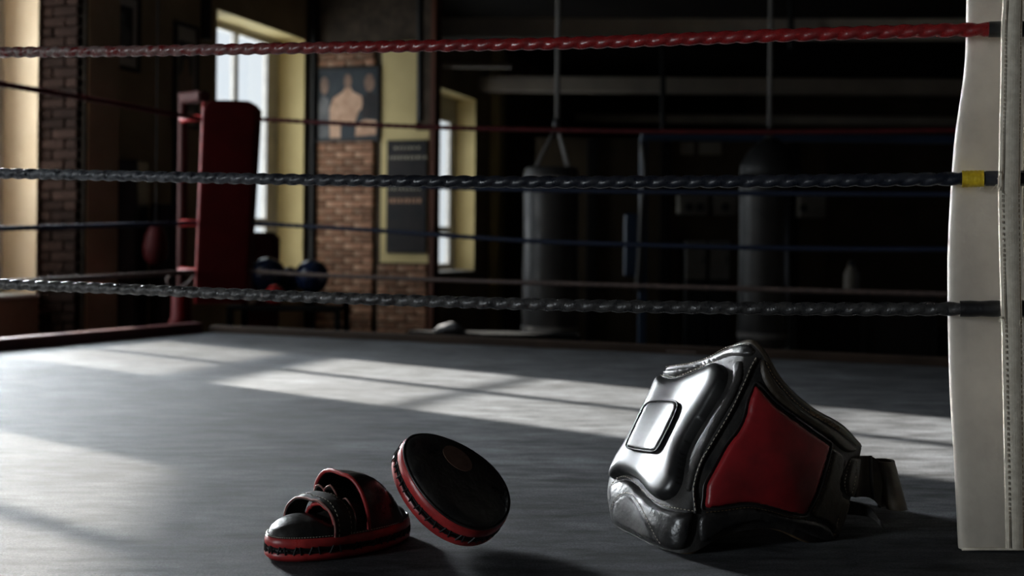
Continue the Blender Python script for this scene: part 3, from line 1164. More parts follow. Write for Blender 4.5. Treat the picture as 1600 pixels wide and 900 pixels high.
# ------------------------------------------------------------------ background equipment
# punching bags hanging from straps
def punch_bag(pxl, pxr, ytop, ybot, Y, px_strap, label, m_, spread=1.0):
    pc = (pxl + pxr) / 2
    c = at(pc, ytop, Y)
    r = (pxr - pxl) / 2 / FPX * Y
    zt, zb = c.z, at(pc, ybot, Y).z
    o = thing('punching_bag', (c.x, c.y, zb), label, 'punching bag', None)
    q_ = MB()
    hgt = zt - zb
    prof = [(0.0, 0), (r * .8, 0.0), (r * .95, .02), (r, .06), (r * 1.01, hgt * .3), (r * .97, hgt * .6), (r, hgt * .9), (r * .97, hgt - .02), (r * .9, hgt), (0, hgt)]
    q_.lathe(prof, 28, (c.x, c.y, zb))
    q_.build('bag_body', m_, o, True, 50)
    for f in (.93, .08):
        q_ = MB()
        q_.lathe([(r * 1.012, hgt * f - .025), (r * 1.03, hgt * f - .02), (r * 1.03, hgt * f + .02), (r * 1.012, hgt * f + .025)], 28, (c.x, c.y, zb))
        q_.build('band', M['strap_grey'], o, True, 40)
    top_ = V3((at(px_strap, 165, Y).x, c.y, zt + r * 1.55))
    for k in range(4):
        a = math.pi / 4 + k * math.pi / 2
        p = V3((c.x + r * .93 * math.cos(a), c.y + r * .93 * math.sin(a), zt - .05))
        q_ = MB()
        q_.tube([p, p.lerp(top_, .5), top_], .018, 6)
        q_.build('strap', M['strap_grey'], o, True)
    q_ = MB()
    q_.lathe([(0.0, -.03), (.035, -.03), (.04, 0), (.035, .05), (0.0, .05)], 12, top_)
    q_.build('swivel', M['steel_dark'], o, True)
    q_ = MB()
    q_.tube([top_, V3((top_.x, top_.y, CZ - .001))], .022, 8)
    q_.build('hanging_strap', M['strap_grey'], o, True)
    return o


punch_bag(818, 905, 262, 535, 10.6, 871, 'grey leather punching bag, left one of the two big hanging bags', M['bag_grey'])
bag2 = punch_bag(1156, 1234, 268, 545, 11.6, 1203, 'grey leather punching bag hanging before the pale cabinets, right one of two', M['bag_grey'])
# black hood of loose straps over the right hand bag
q = MB()
c = at(1203, 268, 11.6)
q.lathe([(.30, -.10), (.29, .06), (.20, .22), (.08, .32), (0.0, .34)], 20, (c.x, c.y + .0, c.z))
q.build('bag_cover', M['black_paint'], bag2, True)['label'] = 'black cover bunched over the top of the bag'

# blue power rack behind the far ropes
Yr = 12.4
rk = thing('power_rack', V3((at(1004, 530, Yr).x, Yr, FZ)), 'dark blue steel rack frame with a long crossbar behind the far ropes', 'rack')
pz = at(1004, 213, Yr)
for px in (1006, 1500):
    q = MB()
    x = at(px, 213, Yr).x
    q.box((x, Yr, (pz.z + FZ) / 2), (.085, .085, pz.z - FZ), None, .008)
    q.build('upright', M['rack_blue'], rk)
q = MB()
q.box(((at(1001, 213, Yr).x + at(1505, 213, Yr).x) / 2, Yr - .003, pz.z), (at(1505, 213, Yr).x - at(1001, 213, Yr).x, .09, .085), None, .008)
q.build('crossbar', M['rack_blue'], rk)
q = MB()
q.box((at(985, 385, Yr).x, Yr - .005, at(985, 383, Yr).z), (.14, .06, .66), None, .02)
q.build('side_pad', M['rack_blue'], rk)
q = MB()
q.tube(catmull([at(1003, 222, Yr - .08), at(1008, 270, Yr - .08), at(1003, 330, Yr - .08), at(1000, 400, Yr - .08), at(996, 455, Yr - .08)], 6), .035, 8)
q.build('hanging_band', M['bag_grey'], rk, True)

# back wall furniture
YB = 17.6
backp = thing('back_partition', V3((at(1130, 545, YB).x, YB + .06, FZ)), 'brown painted partition at the back behind the bags', 'partition')
a_, b_ = at(838, 215, YB), at(1292, 215, YB)
q = MB()
q.box(((a_.x + b_.x) / 2, YB + .06, (a_.z + FZ) / 2), (b_.x - a_.x, .1, a_.z - FZ))
q.build('panel', M['wall_dark'], backp)
for px in (925, 1040, 1240):
    q = MB()
    q.box((at(px, 300, YB).x, YB - .02, (a_.z + FZ) / 2), (.16, .05, a_.z - FZ), None, .01)
    q.build('stud', M['wall_black'], backp)


def wall_box(x0, x1, y0, y1, dots, label):
    a, b = at(x0, y0, YB - .25), at(x1, y1, YB - .25)
    o = thing('wall_cabinet', V3(((a.x + b.x) / 2, YB - .1, b.z)), label, 'cabinet')
    q_ = MB()
    q_.box(((a.x + b.x) / 2, YB - .12, (a.z + b.z) / 2), (b.x - a.x, .26, a.z - b.z), None, .012)
    q_.build('cabinet_body', M['box_pale'], o)
    for f in dots:
        q_ = MB()
        c_ = V3((a.x + (b.x - a.x) * f, YB - .255, b.z + (a.z - b.z) * .38))
        q_.lathe([(0.0, 0), (.055, 0), (.06, .012), (.035, .02), (0.0, .02)], 14, c_, Matrix.Rotation(math.pi / 2, 3, 'X'))
        q_.build('dark_knob', M['black_paint'], o, True, 40)
    return o


wall_box(1060, 1107, 304, 336, (.36, .72), 'pale wall cabinet with two dark knobs, left of the row at the back')
wall_box(1115, 1151, 304, 336, (.5,), 'pale wall cabinet with one dark knob beside the right hand bag')
wall_box(1249, 1291, 302, 340, (.15,), 'pale wall cabinet at the back, right of the right hand bag')


def locker(x0, x1, y0, y1, label):
    a, b = at(x0, y0, YB - .3), at(x1, y1, YB - .3)
    o = thing('pale_locker', V3(((a.x + b.x) / 2, YB - .15, FZ)), label, 'locker')
    q_ = MB()
    q_.box(((a.x + b.x) / 2, YB - .14, (a.z + FZ) / 2), (b.x - a.x + .02, .22, a.z - FZ - .002), None, .01)
    q_.build('locker_body', M['black_paint'], o)
    q_ = MB()
    q_.box(((a.x + b.x) / 2, YB - .262, (a.z + b.z) / 2), (b.x - a.x, .025, a.z - b.z), None, .006)
    dr = q_.build('door', M['box_pale'], o)
    q_ = MB()
    q_.box((a.x + (b.x - a.x) * .85, YB - .283, (a.z + b.z) / 2), (.02, .02, .12), None, .004)
    q_.build('handle', M['steel_dark'], dr)


locker(1073, 1104, 376, 437, 'pale door locker under the two knob cabinet at the back')
locker(1110, 1141, 376, 437, 'pale door locker under the one knob cabinet at the back')
for x0, x1, y0, y1, lab in ((1063, 1084, 222, 242, 'small pale notice pinned high on the back partition, left one'), (1092, 1127, 222, 242, 'wider dim notice pinned high on the back partition, right one')):
    a, b = at(x0, y0, YB), at(x1, y1, YB)
    q = MB()
    q.box(((a.x + b.x) / 2, YB + .004, (a.z + b.z) / 2), (b.x - a.x, .006, a.z - b.z))
    tag(q.build('paper_notice', M['paper']), lab, 'notice')
# pale bucket shape on a dark shelf, far right
o = thing('water_bottle', at(1330, 455, 12.2), 'dim pale bottle standing on a dark locker at the far right', 'bottle')
c = at(1330, 455, 12.2)
q = MB()
q.lathe([(0, 0), (.07, 0), (.075, .02), (.075, .18), (.04, .24), (.03, .27)], 16, c)
q.build('bottle_body', M['box_pale'], o, True, 40)
q = MB()
q.lathe([(.035, .26), (.035, .31), (0, .315)], 14, c)
q.build('cap', M['black_paint'], o, True, 40)
o = thing('dark_locker', V3((c.x, 12.2, FZ)), 'long black locker standing under the pale bottle', 'locker')
q = MB()
q.box((c.x + .05, 12.2, (c.z + FZ) / 2 - .001), (1.5, .5, c.z - FZ - .002), None, .01)
q.build('locker_body', M['black_paint'], o)
for k in (-.36, .36):
    q = MB()
    q.box((c.x + .05 + k, 12.2 - .258, (c.z + FZ) / 2), (.66, .016, c.z - FZ - .1), None, .005)
    q.build('door', M['wall_black'], o)

# medicine balls on a low rack behind the red corner
YK = 9.75
zr = at(450, 458, YK).z
ra = thing('ball_rack', V3((at(455, 480, YK).x, YK, FZ)), 'low black rack carrying the medicine balls behind the red post', 'rack')
xa, xb = at(372, 460, YK).x, at(545, 460, YK).x
for dy, dz in ((0.0, 0.0), (-.30, -.085)):
    q = MB()
    q.box(((xa + xb) / 2, YK + dy, zr + dz - .02), (xb - xa, .26, .035), None, .006)
    q.build('shelf', M['bench'], ra)
for x in (xa + .03, xb - .03):
    for dy, dz in ((.10, -.038), (-.40, -.123)):
        q = MB()
        q.box((x, YK + dy, (zr + dz + FZ) / 2), (.05, .05, zr + dz - FZ - .002), None, .006)
        q.build('leg', M['bench'], ra)


def ball(px, py_bottom, r, dy, m_, label, name='medicine_ball'):
    zb = zr + (0 if dy > -.1 else -.085)
    c_ = V3((at(px, 430, YK + dy).x, YK + dy, zb + r))
    o_ = thing(name, (c_.x, c_.y, zb), label, 'ball', 'medicine balls on the low rack')
    q_ = MB()
    n = 16
    prof = [(r * math.sin(math.pi * i / n), -r * math.cos(math.pi * i / n)) for i in range(n + 1)]
    prof[0] = (0, -r)
    prof[-1] = (0, r)
    q_.lathe(prof, 24, c_)
    b_ = q_.build('ball_body', m_, o_, True)
    for ax in ('X', 'Y'):
        q_ = MB()
        mx = Matrix.Rotation(math.pi / 2, 3, ax) @ Matrix.Rotation(.4, 3, 'Y')
        q_.tube([c_ + mx @ V3((r * 1.002 * math.cos(6.2832 * i / 28), r * 1.002 * math.sin(6.2832 * i / 28), 0)) for i in range(28)], .004, 5, closed=True)
        q_.build('seam', M['black_cord'], o_, True)


ball(418, 458, .147, .02, M['navy_rubber'], 'large navy medicine ball beside the red corner pad')
ball(452, 458, .105, .25, M['navy_rubber'], 'smaller navy medicine ball between the two large ones')
ball(487, 458, .140, -.02, M['navy_rubber'], 'large navy medicine ball at the right end of the rack')
ball(392, 470, .060, -.26, M['cream_rubber'], 'small cream ball low in front of the navy ball')
ball(430, 470, .082, -.26, M['red_rubber'], 'small shiny red ball low between the navy balls')
# maroon pad standing behind the balls
a, b = at(378, 362, 10.2), at(434, 460, 10.2)
mp_ = thing('kick_shield', V3(((a.x + b.x) / 2, 10.2, FZ)), 'maroon kick shield leaning behind the navy balls', 'shield')
q = MB()
q.box(((a.x + b.x) / 2, 10.25, (a.z + FZ) / 2), (b.x - a.x, .14, a.z - FZ - .004), None, .05)
q.build('shield_body', M['maroon'], mp_)
q = MB()
q.box(((a.x + b.x) / 2, 10.172, (a.z + b.z) / 2), (b.x - a.x - .06, .014, .05), None, .005)
q.build('strap', M['black_paint'], mp_)

# tall dark cabinet and red punch ball by the left wall
YL = 9.30
a, b = at(176, 250, YL), at(218, 520, YL)
lk = thing('steel_locker', V3(((a.x + b.x) / 2, YL, FZ)), 'tall black steel locker against the left wall', 'locker')
q = MB()
q.box(((a.x + b.x) / 2, YL + .05, (a.z + FZ) / 2), (b.x - a.x, .30, a.z - FZ - .002), None, .012)
q.build('locker_body', M['black_paint'], lk)
q = MB()
q.box(((a.x + b.x) / 2, YL - .107, (a.z + FZ) / 2), (b.x - a.x - .03, .012, a.z - FZ - .08), None, .004)
d_ = q.build('door', M['black_paint'], lk)
q = MB()
q.box((b.x - .05, YL - .122, .35), (.015, .018, .14), None, .004)
q.build('handle', M['steel_dark'], d_)
a, b = at(228, 318, 9.45), at(272, 520, 9.45)
sb = thing('dark_stand_bag', V3(((a.x + b.x) / 2, 9.62, FZ)), 'black freestanding bag between the locker and the red post', 'punching bag')
q = MB()
q.lathe([(0, 0), (.15, 0), (.16, .02), (.155, .18), (.10, .22), (.10, .35), (.13, .37), (.135, a.z - FZ - .05), (.12, a.z - FZ), (0, a.z - FZ)], 22, ((a.x + b.x) / 2, 9.62, FZ + .001))
q.build('bag_body', M['black_paint'], sb, True, 40)
c = at(243, 380, 9.05)
pb = thing('punch_ball', (c.x, c.y, c.z - .16), 'dull red punch ball hanging left of the red corner post', 'ball')
q = MB()
q.lathe([(.0, -.17), (.05, -.16), (.085, -.11), (.095, -.03), (.08, .06), (.05, .13), (.02, .16), (0, .165)], 20, c)
q.build('ball_body', M['maroon'], pb, True)
q = MB()
q.tube([(c.x, c.y, c.z + .16), (c.x, c.y, CZ - .002)], .006, 6)
q.build('cord', M['black_cord'], pb)
# dark plank leaning on the wall
q = MB()
q.tube([W(.06, 1.70, 1.72), W(.22, 1.45, .35), W(.36, 1.20, FZ + .02)], .03, 8)
tag(q.build('wooden_pole', M['black_paint']), 'dark pole leaning on the wall left of the red post', 'pole')
# pale towel on a dark bench beyond the far side
YT = 9.6
c = at(703, 519, YT)
bn = thing('low_bench', V3((c.x + .35, YT, FZ)), 'low black bench just beyond the far edge of the ring', 'bench')
q = MB()
q.box((c.x + .35, YT, c.z - .03), (1.4, .34, .06), None, .01)
q.build('seat', M['bench'], bn)
for x in (-.25, .95):
    for y in (-.13, .13):
        q = MB()
        q.box((c.x + x, YT + y, (c.z - .061 + FZ) / 2), (.05, .05, c.z - .063 - FZ), None, .006)
        q.build('leg', M['black_paint'], bn)
tw = MB()
rows_ = []
rnd = random.Random(2)
for i in range(7):
    t = i / 6
    rr = .075 * math.sin(math.pi * min(1, max(.03, t))) ** .6
    rows_.append([V3((c.x - .13 + .27 * t, YT - .02 + rr * math.cos(6.2832 * k / 12) * .9, c.z + .001 + max(0, .05 + .05 * math.sin(6.2832 * k / 12)) * (rr / .075) * .75 * rnd.uniform(.8, 1.15))) for k in range(12)])
tw.grid(rows_, closed_u=True)
tag(tw.build('crumpled_towel', M['towel'], None, True), 'small pale crumpled towel lying on the dark low bench', 'towel')

# ------------------------------------------------------------------ belly pad (hero)
class Surf:
    """a mesh surface with a BVH and smooth normals: pixel -> point on it"""

    def __init__(s, v, f):
        s.v = [V3(p) for p in v]
        s.f = []
        for q_ in f:
            s.f += [(q_[0], q_[i], q_[i + 1]) for i in range(1, len(q_) - 1)]
        s.n = [V3((0, 0, 0)) for _ in s.v]
        for a, b, c_ in s.f:
            nn = (s.v[b] - s.v[a]).cross(s.v[c_] - s.v[a])
            for i in (a, b, c_):
                s.n[i] += nn
        s.n = [n.normalized() if n.length > 1e-12 else V3((0, -1, 0)) for n in s.n]
        s.b = BVHTree.FromPolygons(s.v, s.f)

    def normal(s, p, fi):
        a, b, c_ = s.f[fi]
        ws_ = [1 / ((s.v[i] - p).length + 1e-5) for i in (a, b, c_)]
        n = s.n[a] * ws_[0] + s.n[b] * ws_[1] + s.n[c_] * ws_[2]
        return n.normalized()

    def cast(s, px, py):
        d = ray(px, py).normalized()
        p, n, fi, dist = s.b.ray_cast(CPOS, d)
        if p is None:
            return None
        n = s.normal(p, fi)
        if n.dot(d) > 0:
            n = -n
        return p, n


def hit(surf, px, py, cpx=None):
    for jx, jy in ((0, 0), (.03, .02), (-.03, .03), (.02, -.04), (-.25, .1), (.25, -.1)):
        r_ = surf.cast(px + jx, py + jy)
        if r_:
            return r_
    for k in range(4):
        r_ = surf.cast(px, py)
        if r_:
            return r_
        if cpx:
            px, py = px + (cpx[0] - px) * .03, py + (cpx[1] - py) * .03
    # past the silhouette: nearest point of the surface to this line of sight
    d = ray(px, py).normalized()
    i = min(range(len(surf.v)), key=lambda k: ((surf.v[k] - CPOS) - d * (surf.v[k] - CPOS).dot(d)).length)
    n = surf.n[i]
    return surf.v[i].copy(), (n if n.dot(d) < 0 else -n)


def inside(poly, x, y):
    c_ = False
    j = len(poly) - 1
    for i in range(len(poly)):
        a, b = poly[i], poly[j]
        if (a[1] > y) != (b[1] > y) and x < (b[0] - a[0]) * (y - a[1]) / (b[1] - a[1]) + a[0]:
            c_ = not c_
        j = i
    return c_


def pdist(poly, x, y):
    best = 1e9
    for i in range(len(poly)):
        ax, ay = poly[i - 1][0], poly[i - 1][1]
        bx, by = poly[i][0], poly[i][1]
        dx, dy = bx - ax, by - ay
        t = max(0, min(1, ((x - ax) * dx + (y - ay) * dy) / (dx * dx + dy * dy + 1e-9)))
        q_ = math.hypot(x - ax - t * dx, y - ay - t * dy)
        best = min(best, q_)
    return best


def patch(name, outline, surf, height, edge, material, parent, step=3.5, smooth_n=5, crown=0.0, sink=0.003, keep=False, base=0.0):
    """upholstered panel: fills an outline on a surface, swelling from its seam to its full height"""
    cpx = (sum(p[0] for p in outline) / len(outline), sum(p[1] for p in outline) / len(outline))
    poly = resample(catmull([V3((p[0], p[1], 0)) for p in outline], smooth_n, True), step, True)
    poly = [(p.x, p.y) for p in poly]
    pts = list(poly)
    x0, x1 = min(p[0] for p in poly), max(p[0] for p in poly)
    y0, y1 = min(p[1] for p in poly), max(p[1] for p in poly)
    # rings close to the seam keep the roll of the edge round, then a plain lattice
    j = 0
    y = y0
    while y < y1:
        x = x0 + (step / 2 if j % 2 else 0)
        while x < x1:
            if inside(poly, x, y) and pdist(poly, x, y) > step * .55:
                pts.append((x, y))
            x += step
        y += step * .87
        j += 1
    n = len(poly)
    res = delaunay_2d_cdt([V3((p[0], p[1])) for p in pts], [], [list(range(n))], 1, 1e-4)
    v2, fs = res[0], res[2]
    dmax = max(pdist(poly, p[0], p[1]) for p in pts)
    vs = []
    for p in v2:
        d = pdist(poly, p[0], p[1])
        pos, nr = hit(surf, p[0], p[1], cpx)
        t = min(1.0, d / edge)
        h_ = base + height * math.sqrt(max(0, 1 - (1 - t) ** 2)) + crown * (d / dmax) ** 0.8 - (sink if d < .3 else 0)
        vs.append(pos + nr * h_)
    q_ = MB()
    q_.v, q_.f = [tuple(v) for v in vs], [tuple(f_) for f_ in fs]
    o_ = q_.build(name, material, parent, True)
    if keep:
        return o_, Surf(vs, [f_ for f_ in fs])
    return o_


def seam(line, surf, r, name, material, parent, lift=0.001, n=6, closed=False):
    cpx = (sum(p[0] for p in line) / len(line), sum(p[1] for p in line) / len(line))
    pts = resample(catmull([V3((p[0], p[1], 0)) for p in line], n, closed), 3.0, closed)
    ps = []
    for p in pts:
        a_, nr = hit(surf, p.x, p.y, cpx)
        ps.append(a_ + nr * lift)
    q_ = MB()
    q_.tube(ps, r, 6, closed=closed)
    return q_.build(name, material, parent, True)


def stitches(lines, surf, name, material, parent, dash=.0055, gap=.004, r=.0009, lift=.0012):
    q_ = MB()
    for line in lines:
        cpx = (sum(p[0] for p in line) / len(line), sum(p[1] for p in line) / len(line))
        pts = [V3((p[0], p[1], 0)) for p in line]
        ps = []
        for p in resample(catmull(pts, 6), 2.0):
            a_, nr = hit(surf, p.x, p.y, cpx)
            ps.append(a_ + nr * lift)
        ps = resample(ps, .002)
        i, nd, ng = 0, max(1, int(dash / .002)), max(1, int(gap / .002))
        while i + nd < len(ps):
            q_.tube([ps[i], ps[i + nd]], r, 4)
            i += nd + ng
    return stuff(q_.build(name, material, parent))


def c2(pts):   # crop coordinates (2.5 x zoom of 920,520) to photo pixels
    return [(920 + x / 2.5, 520 + y / 2.5) for x, y in pts]


bp = thing('belly_pad', (0.46, 2.55, 0), 'black leather belly pad with a red side panel standing on the canvas', 'belly pad')
# vertical control curves (bottom, lower, middle, upper, top) from the hidden wing round the front to the strap end
cols = [
    [V3((0.78, 2.95, .010)), V3((0.78, 2.95, .04)), V3((0.78, 2.95, .07)), V3((0.78, 2.95, .10)), V3((0.78, 2.95, .13))],
    [V3((0.60, 2.98, .012)), V3((0.60, 2.98, .06)), V3((0.61, 2.97, .11)), V3((0.62, 2.97, .16)), V3((0.63, 2.96, .20))],
    [V3((0.38, 2.90, .010)), V3((0.37, 2.90, .08)), V3((0.40, 2.89, .165)), V3((0.44, 2.88, .24)), V3((0.47, 2.87, .305))],
    [at(958, 818, 2.66), at(950, 758, 2.68), at(974, 692, 2.70), at(1008, 630, 2.71), at(1041, 577, 2.73)],
    [at(1000, 844, 2.485), at(1004, 778, 2.500), at(1034, 700, 2.535), at(1068, 628, 2.57), at(1098, 565, 2.60)],
    [at(1046, 861, 2.385), at(1056, 800, 2.390), at(1084, 718, 2.410), at(1122, 626, 2.45), at(1158, 537, 2.49)],
    [at(1084, 862, 2.365), at(1096, 800, 2.372), at(1120, 716, 2.390), at(1150, 630, 2.42), at(1186, 546, 2.455)],
    [at(1134, 836, 2.385), at(1148, 782, 2.385), at(1170, 716, 2.395), at(1194, 652, 2.415), at(1222, 600, 2.440)],
    [at(1206, 826, 2.42), at(1214, 790, 2.41), at(1228, 740, 2.415), at(1246, 692, 2.43), at(1268, 642, 2.455)],
    [at(1262, 846, 2.46), at(1270, 806, 2.455), at(1284, 756, 2.46), at(1300, 712, 2.47), at(1316, 670, 2.49)],
    [at(1304, 856, 2.51), at(1314, 824, 2.51), at(1328, 782, 2.515), at(1338, 740, 2.525), at(1346, 700, 2.54)],
]
colf = [catmull(c_, 8) for c_ in cols]
nt_ = len(colf[0])
grid_ = []
for j in range(nt_):
    grid_.append(catmull([c_[j] for c_ in colf], 9))
for r_ in grid_:
    for p in r_:
        p.z = max(p.z, 0.002)
mbs = MB()
mbs.grid(grid_)
shell = Surf(mbs.v, mbs.f)
# thick body: outer skin, inner skin 22 mm behind it, closed round the rim
m_ = len(grid_[0])
cent = V3((0.62, 2.78, .15))
outer = [[None] * m_ for _ in range(nt_)]
inner = [[None] * m_ for _ in range(nt_)]
for j in range(nt_):
    for i in range(m_):
        k = j * m_ + i
        nr = shell.n[k]
        p = shell.v[k]
        if nr.dot(p - V3((cent.x, cent.y, p.z))) < 0:
            nr = -nr
        outer[j][i] = p
        pi = p - nr * 0.020
        pi.z = max(pi.z, .002)
        inner[j][i] = pi
q = MB()
b0 = 0
vs = [p for r_ in outer for p in r_] + [p for r_ in inner for p in r_]
NN = nt_ * m_
fs = []
for j in range(nt_ - 1):
    for i in range(m_ - 1):
        a_ = j * m_ + i
        fs.append((a_, a_ + 1, a_ + m_ + 1, a_ + m_))
        fs.append((NN + a_ + m_, NN + a_ + m_ + 1, NN + a_ + 1, NN + a_))
for i in range(m_ - 1):
    fs.append((i + 1, i, NN + i, NN + i + 1))
    t_ = (nt_ - 1) * m_ + i
    fs.append((t_, t_ + 1, NN + t_ + 1, NN + t_))
for j in range(nt_ - 1):
    a_ = j * m_
    fs.append((a_, a_ + m_, NN + a_ + m_, NN + a_))
    e_ = j * m_ + m_ - 1
    fs.append((e_ + m_, e_, NN + e_, NN + e_ + m_))
q.v, q.f = [tuple(v) for v in vs], fs
q.build('shell', M['leather_matte'], bp, True, 60)
# rolled edges: along the top rim, the bottom rim and the strap end
rim_t = [outer[-1][i].lerp(inner[-1][i], .5) for i in range(m_)]
rim_b = [outer[0][i].lerp(inner[0][i], .5) for i in range(m_)]
q = MB()
q.tube([p + V3((0, 0, .001)) for p in rim_t], .0105, 8)
q.build('top_binding', M['leather_brown'], bp, True)
q = MB()
q.tube([V3((p.x, p.y, max(p.z, .0058))) for p in rim_b], .0055, 8)
q.build('bottom_binding', M['tan_edge'], bp, True)

cushion_o = [(282, 176), (335, 186), (405, 166), (470, 136), (512, 122), (540, 140), (545, 178), (528, 230), (484, 300), (434, 380), (392, 460), (376, 530), (366, 590), (340, 636), (296, 656), (254, 640), (220, 600), (186, 570), (146, 556), (112, 568), (96, 578), (92, 548), (116, 490), (164, 410), (212, 310), (250, 232)]
cush, cs = patch('front_cushion', c2(cushion_o), shell, .024, 17, M['leather_gloss'], bp, 3.0, crown=.0015, keep=True)
sq = [(238, 274), (264, 270), (296, 268), (326, 268), (346, 273), (352, 290), (343, 318), (328, 352), (308, 392), (288, 432), (272, 458), (254, 467), (224, 464), (190, 459), (162, 453), (150, 446), (153, 430), (166, 402), (186, 360), (206, 318), (222, 288)]
ctop = Surf([p + (n_ if n_.dot(V3((p.x - .62, p.y - 2.78, 0))) > 0 else -n_) * .0260 for p, n_ in zip(shell.v, shell.n)], shell.f)
patch('square_cushion', c2(sq), ctop, .006, 5, M['leather_gloss'], cush, 2.2, smooth_n=3, crown=.0008, sink=.006)
seam(c2(sq), ctop, .0023, 'cushion_seam', M['black_cord'], cush, .0034, closed=True)
# side channel between cushion and fold seam
chan = [(566, 120), (600, 110), (606, 150), (596, 200), (560, 280), (514, 360), (462, 450), (424, 540), (402, 620), (376, 610), (388, 540), (402, 466), (446, 384), (496, 304), (540, 234), (560, 180)]
patch('side_channel', c2(chan), shell, .006, 6, M['leather_matte'], bp, 3.2)
# top roll above the cushion
topr = [(306, 142), (352, 138), (402, 128), (450, 112), (500, 86), (550, 58), (596, 46), (634, 48), (650, 70), (640, 92), (606, 96), (560, 92), (512, 108), (466, 124), (404, 152), (336, 172), (290, 166)]
patch('top_roll', c2(topr), shell, .007, 7, M['leather'], bp, 3.2)
# lower lobe
lobe = [(92, 600), (120, 578), (152, 574), (186, 592), (222, 630), (262, 668), (310, 690), (370, 700), (410, 702), (408, 740), (396, 800), (376, 842), (330, 850), (270, 832), (190, 796), (108, 750), (88, 700), (86, 640)]
lobe_o, ls = patch('lower_lobe', c2(lobe), shell, .012, 12, M['leather'], bp, 3.4, crown=.004, keep=True)
flap = [(92, 690), (104, 656), (132, 634), (164, 638), (196, 680), (226, 740), (254, 796), (268, 824), (196, 792), (116, 750), (96, 722)]
patch('lobe_panel', c2(flap), ls, .002, 5, M['leather_matte'], lobe_o, 3.2, sink=.003)
stitches([c2([(90, 688), (102, 650), (132, 628), (168, 632), (202, 678), (232, 738), (262, 796), (284, 828)])], ls, 'lobe_stitching', M['thread'], lobe_o)
# red panel
redp = [(648, 206), (640, 226), (626, 265), (612, 330), (582, 390), (540, 444), (494, 530), (462, 590), (456, 640), (458, 684), (530, 676), (620, 664), (700, 676), (770, 696), (836, 708), (850, 692), (882, 626), (914, 530), (936, 446), (924, 430), (860, 384), (790, 334), (720, 278), (672, 224)]
patch('red_panel', c2(redp), shell, .011, 9, M['red_leather'], bp, 3.4, smooth_n=4, crown=.004)
seam(c2([(650, 196), (632, 232), (618, 268), (603, 330), (574, 386), (532, 440), (484, 530), (452, 590), (446, 640), (448, 694), (530, 686), (620, 674), (700, 686), (770, 706), (844, 718), (860, 694), (892, 628), (924, 532), (946, 440), (930, 420), (866, 374), (796, 324), (726, 268), (676, 212)]), shell, .0028, 'panel_piping', M['leather'], bp, .0015, closed=True)
# border bands round the red panel
bandt = [(672, 112), (690, 108), (712, 160), (748, 212), (800, 268), (860, 314), (930, 356), (990, 396), (1030, 430), (1044, 462), (1006, 470), (960, 440), (936, 416), (870, 366), (800, 316), (732, 260), (690, 208), (668, 150)]
patch('top_border', c2(bandt), shell, .007, 8, M['leather_brown'], bp, 3.4)
bandb = [(456, 704), (530, 694), (620, 682), (700, 694), (770, 714), (850, 728), (930, 752), (962, 800), (930, 816), (850, 786), (760, 754), (680, 738), (600, 744), (530, 772), (480, 806), (440, 820), (428, 780), (430, 730)]
patch('bottom_border', c2(bandb), shell, .007, 8, M['leather'], bp, 3.4)
endp = [(952, 452), (1000, 486), (996, 540), (984, 590), (996, 640), (1022, 656), (1010, 720), (990, 786), (966, 790), (930, 740), (866, 712), (900, 634), (932, 536)]
patch('end_panel', c2(endp), shell, .005, 6, M['leather_brown'], bp, 3.4)
tab = [(1018, 492), (1040, 484), (1058, 492), (1054, 540), (1044, 600), (1030, 640), (1004, 634), (992, 590), (1000, 540)]
tb_o, tbs = patch('strap_tab', c2(tab), shell, .010, 5, M['leather_brown'], bp, 2.6, keep=True)
stitches([c2([(1022, 500), (1008, 545), (1000, 590), (1008, 626)]), c2([(1046, 500), (1044, 545), (1034, 600), (1026, 628)])], tbs, 'tab_stitching', M['thread'], tb_o)
# seams and stitching
foldl = c2([(652, 102), (632, 140), (610, 192), (560, 300), (502, 400), (442, 510), (414, 600), (412, 650), (416, 706)])
seam(foldl, shell, .004, 'fold_seam', M['leather'], bp, .004)
stitches([foldl], shell, 'fold_stitching', M['thread'], bp, lift=.0085, dash=.006, gap=.004, r=.0011)
stitches([c2([(290, 172), (335, 180), (405, 158), (468, 129), (516, 113)]), c2([(312, 139), (400, 127), (480, 100), (540, 66), (598, 50), (640, 52)])], shell, 'top_stitching', M['thread'], bp, lift=.0072)
stitches([c2([(690, 120), (716, 172), (756, 222), (806, 276), (866, 320), (936, 360), (996, 402), (1034, 440)]), c2([(456, 700), (530, 690), (620, 678), (700, 690), (770, 710), (846, 722)]),
          c2([(944, 446), (928, 530), (896, 628), (862, 700)]), c2([(952, 770), (965, 720), (985, 668)])], shell, 'panel_stitching', M['tan_edge'], bp, lift=.0078)
stitches([c2([(90, 606), (118, 572), (152, 566), (190, 588), (228, 628), (266, 660), (312, 680), (372, 690), (412, 696)])], shell, 'lobe_seam_stitching', M['thread'], bp, lift=.006)
# worn embossed marks on the upper border
q = MB()
for i in range(15):
    t = i / 14
    x, y = 858 + 108 * t, 306 + 62 * t
    p_, n_r = hit(shell, *c2([(x, y)])[0], cpx=c2([(900, 400)])[0])
    for k in range(2 + i % 2):
        d_ = V3((.0012 * k, 0, -.0028 * k))
        q.box(p_ + n_r * .0068 + d_, (.0016 + .002 * ((i + k) % 2), .0016, .0065 - .004 * ((i + k) % 2)))
stuff(q.build('embossed_marks', M['tan_edge'], bp))


